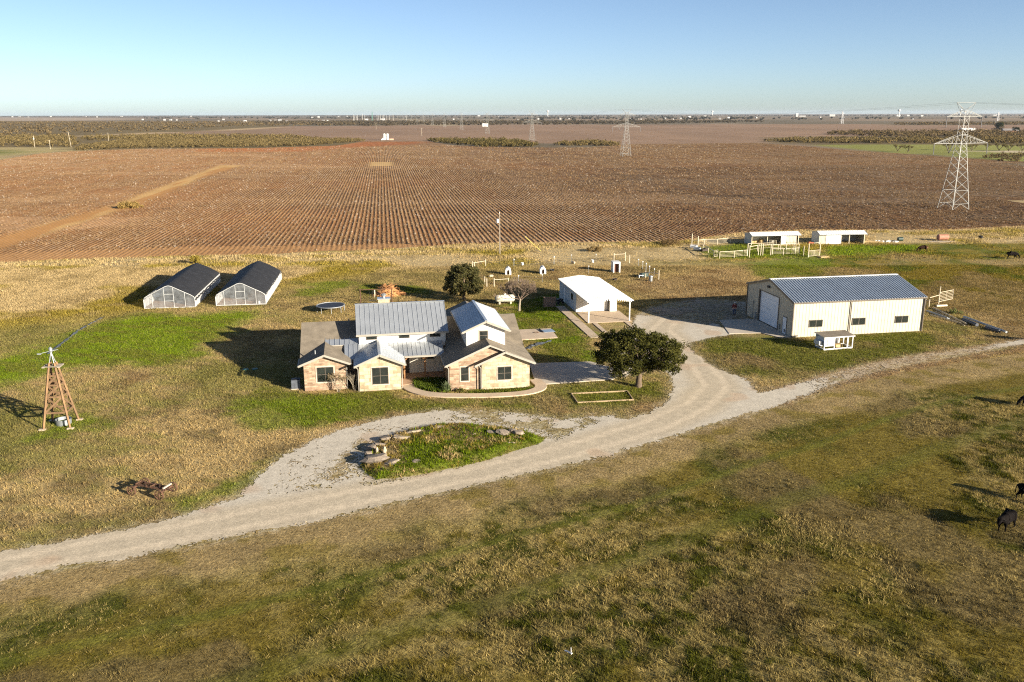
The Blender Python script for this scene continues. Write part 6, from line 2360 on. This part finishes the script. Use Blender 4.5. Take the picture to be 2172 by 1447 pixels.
for s in (-1, 1):
    b = len(J)
    J += [(.0, .20 * s, 1.38, .08), (-.03, .27 * s, 1.12, .066), (.06, .252 * s, .94, .052)]
    JE += [(2, b), (b, b + 1), (b + 1, b + 2)]
skinned('jacket', J, JE, M['red_cloth'], pn, 0, 1)
J = [(0, 0, .93, (.145, .185)), (0, 0, .85, (.13, .17))]
JE = [(0, 1)]
for s in (-1, 1):
    b = len(J)
    J += [(.0, .10 * s, .78, .105), (.02, .11 * s, .5, .083), (-.005, .115 * s, .1, .07)]
    JE += [(1, b), (b, b + 1), (b + 1, b + 2)]
skinned('trousers', J, JE, M['denim'], pn, 0, 1)
m = MB().lathe([(.115, 1.66), (.118, 1.70), (.09, 1.765), (.03, 1.79)], 14, (.04, 0, 0))
m.prism([(.12, -.08, 1.665), (.25, -.06, 1.65), (.25, .06, 1.65), (.12, .08, 1.665)], (0, 0, .012))
m.build('cap', M['white_paint'], pn, smooth=True)
for s in (-1, 1):
    MB().lathe([(.012, -.004), (.012, .004)], 8, (.138, .033 * s, 1.63), 0, 'x').build('eye', M['black'], pn)
    MB().box(-.09, .2, .12 * s - .055, .12 * s + .055, 0, .085).build('shoe', M['dark_void'], pn)

# ================================================================== PYLONS AND WIRES
def make_pylon(label, loc, rz):
    t = thing('pylon', label, 'pylon', loc, rz, 'lattice pylons of the power line')
    B0, B1, B2, Z1, Z2, Z3 = 2.8, .92, .8, 17.9, 25.0, 26.5
    hw = lambda z: B0 + (B1 - B0) * z / Z1 if z <= Z1 else B1 + (B2 - B1) * (z - Z1) / (Z3 - Z1)
    P = lambda i, z: (cor[i % 4][0] * hw(z), cor[i % 4][1] * hw(z), z)
    for i in range(4):
        m = MB().bar(P(i, 0), P(i, Z1), .12).bar(P(i, Z1), P(i, Z3), .085)
        m.build('leg', M['pylon_steel'], t)
    m = MB()
    lv = [1.6, 5.2, 8.2, 10.7, 12.8, 14.7, 16.4, 17.9]
    for i in range(4):
        m.bar(P(i, 1.6), P(i + 1, 1.6), 0.082)
        m.bar(P(i, 5.2), P(i + 1, 5.2), 0.082)
        mid = Vector(P(i, 1.6)).lerp(Vector(P(i + 1, 1.6)), .5)
        m.bar(P(i, 0), mid, 0.062).bar(P(i + 1, 0), mid, 0.062)
        for a, b in zip(lv, lv[1:]):
            m.bar(P(i, a), P(i + 1, b), 0.067).bar(P(i + 1, a), P(i, b), 0.067)
        lv2 = [17.9, 19.6, 21.3, 23.0, 24.8, 26.5]
        for a, b in zip(lv2, lv2[1:]):
            m.bar(P(i, a), P(i + 1, b), 0.058).bar(P(i + 1, a), P(i, b), 0.058)
        for z in (Z1, 20.2, Z2, Z3):
            m.bar(P(i, z), P(i + 1, z), 0.072)
    m.build('bracing', M['pylon_steel'], t)

    def arm(half, z, zt, n):
        m = MB()
        for s in (-1, 1):
            tip = Vector((s * half, 0, z))
            for y in (-1, 1):
                lo, hi = Vector((s * hw(z), y * hw(z), z)), Vector((s * hw(zt), y * hw(zt), zt))
                m.bar(lo, tip, 0.082).bar(hi, tip, 0.072)
                for k in range(1, n):
                    a, b = lo.lerp(tip, k / n), hi.lerp(tip, k / n)
                    c = lo.lerp(tip, (k - 1) / n)
                    m.bar(a, b, 0.043).bar(c, b, 0.043)
            for k in range(1, n):
                a = Vector((s * hw(z), -hw(z), z)).lerp(tip, k / n)
                m.bar(a, (a.x, -a.y, z), 0.043)
        return m
    arm(9.0, Z1, 20.2, 6).build('lower_arm', M['pylon_steel'], t)
    arm(5.9, Z2, Z3, 4).build('upper_arm', M['pylon_steel'], t)
    m = MB()
    for s in (-1, 1):
        for y in (-1, 1):
            m.bar((s * .95, y * .95, 26.4), (s * 3.2, 0, 28.7), 0.062)
            m.bar((-s * .95, y * .95, 26.4), (s * 1.7, 0, 27.5), 0.048)
        m.bar((s * .95, 0, 27.2), (s * 3.2, 0, 28.7), 0.053)
    m.bar((-3.2, 0, 28.7), (3.2, 0, 28.7), .05)
    m.build('shield_horn', M['pylon_steel'], t)
    for x, z in ((-9.0, Z1), (9.0, Z1), (-5.9, Z2), (5.9, Z2)):
        MB().tube([(x, 0, z), (x + .1, 0, z - 2.9)], .1, 6).build('insulator', M['wire'], t)
    MB().tube([(-5.2, 0, Z1), (-3.8, 0, Z1 - 2.6), (-2.4, 0, Z1)], .12, 6).build('insulator', M['wire'], t)
    return t


p0 = np.array(G(2018, 443.5)) + np.array([.6, .4])
p1 = np.array(G(1326, 331.5))
step = p1 - p0
step = step * .997
ang = math.atan2(step[1], step[0]) - math.pi / 2
pyl = make_pylon('nearest lattice pylon, tallest in the picture, at right', p0, ang)
for i in range(1, 14):
    dup(pyl, p0 + step * i, ang, 'lattice pylon, ' + ordw(i) + ' from the near end of the line' + (', beside the middle thicket' if i == 2 else ''))
pyl.rotation_euler.z = ang + rad(7)
ca, sa = math.cos(ang), math.sin(ang)
names = [((-3.2, 28.7), 'thin top wire on the left tips of the pylons', .35), ((3.2, 28.7), 'thin top wire on the right tips of the pylons', .35),
         ((-8.9, 15.0), 'cable under the left end of the pylons long lower arms', .6), ((9.1, 15.0), 'cable under the right end of the pylons long lower arms', .6),
         ((-5.8, 22.1), 'cable under the left end of the pylons short upper arms', .55), ((6.0, 22.1), 'cable under the right end of the pylons short upper arms', .55),
         ((-3.8, 15.3), 'cable in the V strings left of the pylon bodies', .6)]
for (ox, z), lab, sagk in names:
    m = MB()
    pts = []
    for i in range(-1, 6):
        for k in range(14):
            u = k / 14
            q = p0 + step * (i + u)
            pts.append((q[0] + ox * ca, q[1] + ox * sa, z - 4 * sagk * 9 * u * (1 - u)))
    m.tube(pts, .014, 4)
    tag(m.build('power_cable', M['wire']), lab, 'cable', 'cables strung on the pylons')

# ================================================================== FAR COUNTRY
tk = [(815.3, 297, 3.1, 6.2, 'white cylinder tank at the far end of the field rows, left of its twin'), (821.8, 297, 3.1, 6.2, 'white cylinder tank at the far end of the field rows, right of its twin')]
for px, py, r, h, lab in tk:
    t = thing('storage_tank', lab, 'tank', G(px, py), 0, 'white tanks beyond the rows')
    MB().lathe([(r * .48, 0), (r * .48, h), (.1, h + .5)], 20).build('tank_body', M['white_paint'], t, smooth=False)
    MB().lathe([(r * .49, h - .1), (r * .51, h)], 20).build('rim', M['galv'], t)
o = thing('storage_shed', 'low pale orange box beside the two white tanks', 'shed', G(830.5, 297.3))
MB().box(-2, 2, -1, 1, 0, 1.5).build('wall', mat('orange_box', (.62, .38, .24), .8), o)
MB().box(-2.1, 2.1, -1.1, 1.1, 1.5, 1.62).build('roof', M['far_roof'], o)
o = thing('storage_shed', 'small white lean-to left of the two white tanks', 'shed', G(810.8, 297.2))
MB().prism([(-1, -1, 0), (1, -1, 0), (1, -1, 2.2), (-1, -1, .6)], (0, 2, 0)).build('wall', M['white_paint'], o)
for i, px in enumerate((1024.3, 1028.2, 1032)):
    t = thing('storage_tank', 'small far white tank beyond the third pylon, ' + ('left', 'middle', 'right')[i] + ' one of three', 'tank', G(px, 268.6), 0, 'three small far white tanks')
    MB().lathe([(2.4, 0), (2.4, 6), (.2, 7)], 14).build('tank_body', M['white_paint'], t)


def far_house(px, py, w, d, h, label, mt='far_wall', rz=0.0, roof='far_roof'):
    t = thing('far_house', label, 'house', G(px, py), rz, 'pale far off buildings')
    m = MB().prism([(-w / 2, -d / 2, 0), (w / 2, -d / 2, 0), (w / 2, -d / 2, h), (-w / 2, -d / 2, h)], (0, d, 0))
    m.build('wall', M[mt], t)
    m = MB().prism([(-w / 2 - .5, -d / 2 - .5, h + .01), (-w / 2 - .5, d / 2 + .5, h + .01), (-w / 2 - .5, 0, h + d * .28)], (w + 1, 0, 0))
    m.build('roof', M[roof], t)
    return t


FH = [(26, 249, 26, 8), (42, 248.5, 40, 6), (60, 248.8, 22, 6), (108, 248.2, 30, 7), (150, 247.2, 36, 7), (182, 248.2, 30, 6), (206, 249.2, 18, 6), (258, 247.8, 44, 8), (303, 255, 12, 5), (349, 256, 10, 4.5), (362, 255.6, 14, 5), (375, 255.8, 9, 4.5),
      (405, 247.5, 34, 7), (463, 258.3, 8, 4), (474, 255, 12, 5), (520, 259.6, 10, 4.5), (573, 258.2, 12, 5), (584, 257.4, 9, 4.5), (594, 258.4, 16, 5), (608, 258.8, 9, 4), (662, 250.2, 20, 6), (676, 249.5, 24, 6), (674.5, 258.5, 6, 6), (686, 257.4, 9, 4), (695, 258.2, 7, 4),
      (718, 248, 20, 6), (736, 247.6, 18, 6), (778, 255.5, 16, 4), (812, 254.8, 22, 6), (962, 254.5, 10, 5), (1016, 247, 40, 8), (1060, 248.8, 30, 7), (1098, 256.5, 9, 4), (1142, 254.3, 9, 4.5), (1188, 253.5, 12, 4.5), (1207, 253, 8, 4),
      (1338, 254.2, 10, 4.5), (1352, 253.6, 9, 4.5), (1360, 254, 8, 4), (1411, 253, 9, 5), (1428, 254, 6, 4), (1444, 252.8, 14, 5), (1462, 249.5, 20, 6), (1495, 247.5, 34, 8), (1527, 253.5, 14, 5), (1545, 251.5, 16, 5), (1560, 252.2, 9, 4),
      (1604, 251, 12, 5), (1690, 247.8, 26, 22), (1702, 248.2, 60, 9), (1740, 250, 12, 5), (1765, 247.2, 60, 12), (1790, 251.5, 10, 5), (1905, 247, 44, 12), (1926, 246.8, 30, 8), (1955, 247, 30, 7), (1936, 254, 5, 5), (2110, 246.5, 34, 8)]
for i, (px, py, w, h) in enumerate(FH):
    dd = G(px, py)[1]
    k = .72
    far_house(px, py, w * k, min(w, 12) * .8, h, 'pale building on the far plain, %s from the left along the skyline' % ordw(i), 'far_wall', (i * .37) % .6 - .3, 'far_roof' if i % 3 else 'carport_roof')
far_house(2141, 284.5, 17, 9, 4.2, 'red brick farm house with grey roof in the woods at right', 'far_brick', -.2)
far_house(2052, 281, 19, 8, 3.6, 'long white low house in the woods behind the near pylon', 'far_wall', .1, 'carport_roof')
leafy_bush('dark_cedar', G(2153, 284.5), 5, 9, [(.02, .03, .018), (.05, .06, .03)], 'dark round evergreen beside the red brick farm house', 91, 40, 40, .9, 'tree')
leafy_bush('dark_cedar', G(2118, 276.5), 6, 13, [(.025, .035, .018), (.06, .07, .03)], 'tall dark evergreen behind the woods right of the near pylon', 92, 40, 40, 1.2, 'tree')

for i, (px, D, h, lab) in enumerate(((1159, 7200, 52, 'white water tower left of the second pylon on the skyline'), (1490, 9000, 52, 'small white water tower far beyond the right field'),
                                     (1866, 6200, 50, 'white water tower between the second and nearest pylons'), (1990, 9500, 62, 'hazy white water tower just left of the nearest pylon'),
                                     (50, 9000, 48, 'hazy white water tower at the far left skyline'))):
    x = (px - CX) / FPX * D / math.cos(PITCH) * .985
    t = thing('water_tower', lab, 'water tower', (x, D), 0, 'water towers on the skyline')
    MB().lathe([(4.5, 0), (2.8, 6), (2.6, h - 16)], 16).build('stem', M['white_paint'], t)
    MB().lathe([(2.6, h - 16), (9, h - 11), (11, h - 6), (9, h - 1.5), (2, h)], 20).build('bowl', M['white_paint'], t, smooth=True)

# poles of the left lane and of the substation
lp = None
for px, py, hh, lab in ((74, 313, 9.5, 'wooden utility pole with crossarm and transformer at the far left lane'), (151, 312.5, 12.5, 'taller leaning wooden utility pole at the thicket corner'),
                        (107, 316.5, 7.0, 'short pale pole beside the far left lane'), (231, 302, 9, 'thin pole standing in the far left thicket'), (894.6, 288.8, 9.5, 'pale pole in the brown field right of the white tanks'),
                        (798, 275, 11, 'lone pale pole in the brown field beyond the white tanks')):
    t = thing('utility_pole', lab, 'utility pole', G(px, py), .1)
    lean = -.9 if px == 151 else 0
    MB().tube([(0, 0, 0), (lean, 0, hh)], .13, 6).build('pole', M['cream_pipe'], t)
    MB().bar((lean - 1.3, 0, hh - .4), (lean + 1.3, 0, hh - .4), .12).build('crossarm', M['pole_wood'], t)
    if px == 74:
        MB().lathe([(.45, hh - 3), (.45, hh - 1.7)], 10, (.1, -.4, 0)).build('transformer', M['white_paint'], t)
sub = None
rr = random.Random(15)
xs_ = [750, 752.5, 757, 758.5, 769.5, 773.5, 800, 803.5, 807, 811, 814, 816.5, 820.5, 826, 834, 861.5]
for i, px in enumerate(xs_):
    lab = 'tall thin steel pole at the far substation, %s from the left' % ordw(i)
    py = 255.5 + rr.uniform(-1, 1.5)
    h = rr.uniform(20, 27)
    if sub is None:
        sub = thing('substation_pole', lab, 'pole', G(px, py), 0, 'steel poles of the far substation')
        MB().tube([(0, 0, 0), (0, 0, 25)], [.5, .3], 8).build('pole', M['white_paint'], sub)
        MB().bar((-3.2, 0, 22), (3.2, 0, 22), .5).build('crossarm', M['galv'], sub)
    else:
        dup(sub, G(px, py), 0, lab, None, h / 25)
t = thing('lattice_mast', 'dark green lattice mast standing at the far substation', 'mast', G(790, 256))
m = MB()
for i in range(4):
    m.bar((cor[i][0] * 2, cor[i][1] * 2, 0), (cor[i][0] * 1.0, cor[i][1] * 1.0, 36), .7)
for k in range(9):
    w0, w1 = 2 - k / 9, 2 - (k + 1) / 9
    m.bar((-w0, -w0, k * 4), (w1, -w1, k * 4 + 4), .5).bar((w0, -w0, k * 4), (-w1, -w1, k * 4 + 4), .5)
m.build('lattice', M['far_green'], t)
for i, (px, py, h, lab) in enumerate(((2115, 261, 27, 'dark far pylon right of the nearest pylon'), (1785, 262.5, 30, 'thin grey far pylon in the middle of the right fields'))):
    t = thing('far_pylon', lab, 'pylon', G(px, py), .2)
    m = MB()
    for j in range(4):
        m.bar((cor[j][0] * 3, cor[j][1] * 3, 0), (cor[j][0] * .7, cor[j][1] * .7, h), .45)
    for k in range(7):
        a, b = 3 - 2.3 * k / 7, 3 - 2.3 * (k + 1) / 7
        m.bar((-a, -a, h * k / 7), (b, -b, h * (k + 1) / 7), .3).bar((a, -a, h * k / 7), (-b, -b, h * (k + 1) / 7), .3)
    m.build('lattice', M['wire'], t)
    MB().bar((-6, 0, h * .8), (6, 0, h * .8), .5).build('arm', M['wire'], t)

# ================================================================== AIR, LIGHT, CAMERA
m = MB().box(-30000, 30000, -450, 27000, -1.2, 75)
hz = m.build('haze', bpy.data.materials.new('haze'))
tag(hz, 'thin blue grey haze over the far plain', 'haze', None, 'stuff')
hm = hz.data.materials[0]
hm.use_nodes = True
N = hm.node_tree.nodes
N.clear()
pv = N.new('ShaderNodeVolumePrincipled')
pv.inputs['Color'].default_value = (.72, .84, 1.0, 1)
pv.inputs['Density'].default_value = HAZE
pv.inputs['Anisotropy'].default_value = 0.15
ou = N.new('ShaderNodeOutputMaterial')
hm.node_tree.links.new(pv.outputs[0], ou.inputs['Volume'])

AZ, EL = math.atan2(.804, -.595), rad(15.2)
w = bpy.data.worlds.new('World')
SC.world = w
w.use_nodes = True
nt = w.node_tree
bg = nt.nodes['Background']
sky = nt.nodes.new('ShaderNodeTexSky')
sky.sky_type = 'NISHITA'
sky.sun_disc = False
sky.sun_elevation = EL
sky.sun_rotation = AZ
sky.altitude = 2000
sky.air_density = SKYP[0]
sky.dust_density = SKYP[1]
sky.ozone_density = SKYP[2]
nt.links.new(sky.outputs[0], bg.inputs['Color'])
bg.inputs['Strength'].default_value = SKY
sl = bpy.data.lights.new('sun', 'SUN')
sl.energy = SUN
sl.angle = rad(.5)
sl.color = (1.0, .90, .74)
so = bpy.data.objects.new('sun', sl)
COL.objects.link(so)
tosun = Vector((math.sin(AZ) * math.cos(EL), math.cos(AZ) * math.cos(EL), math.sin(EL)))
so.rotation_euler = tosun.to_track_quat('Z', 'Y').to_euler()
so.location = (60, -40, 60)

cam = bpy.data.cameras.new('camera')
cam.sensor_width = 36
cam.lens = FPX / 2172 * 36
cam.clip_start = .5
cam.clip_end = 80000
co = bpy.data.objects.new('camera', cam)
COL.objects.link(co)
co.matrix_world = Matrix.Translation((0, 0, CAMH)) @ Matrix.Rotation(math.pi / 2 - PITCH, 4, 'X') @ Matrix.Rotation(-ROLL, 4, 'Z')
SC.camera = co
vs_ = SC.view_settings
vs_.view_transform = 'Standard'
vs_.look = 'None'
vs_.exposure = EXPO
vs_.gamma = 1
SC.cycles.max_bounces = 6
SC.cycles.transparent_max_bounces = 16
SC.cycles.volume_bounces = 0
SC.cycles.filter_width = 1.15
SC.cycles.use_denoising = DENOISE
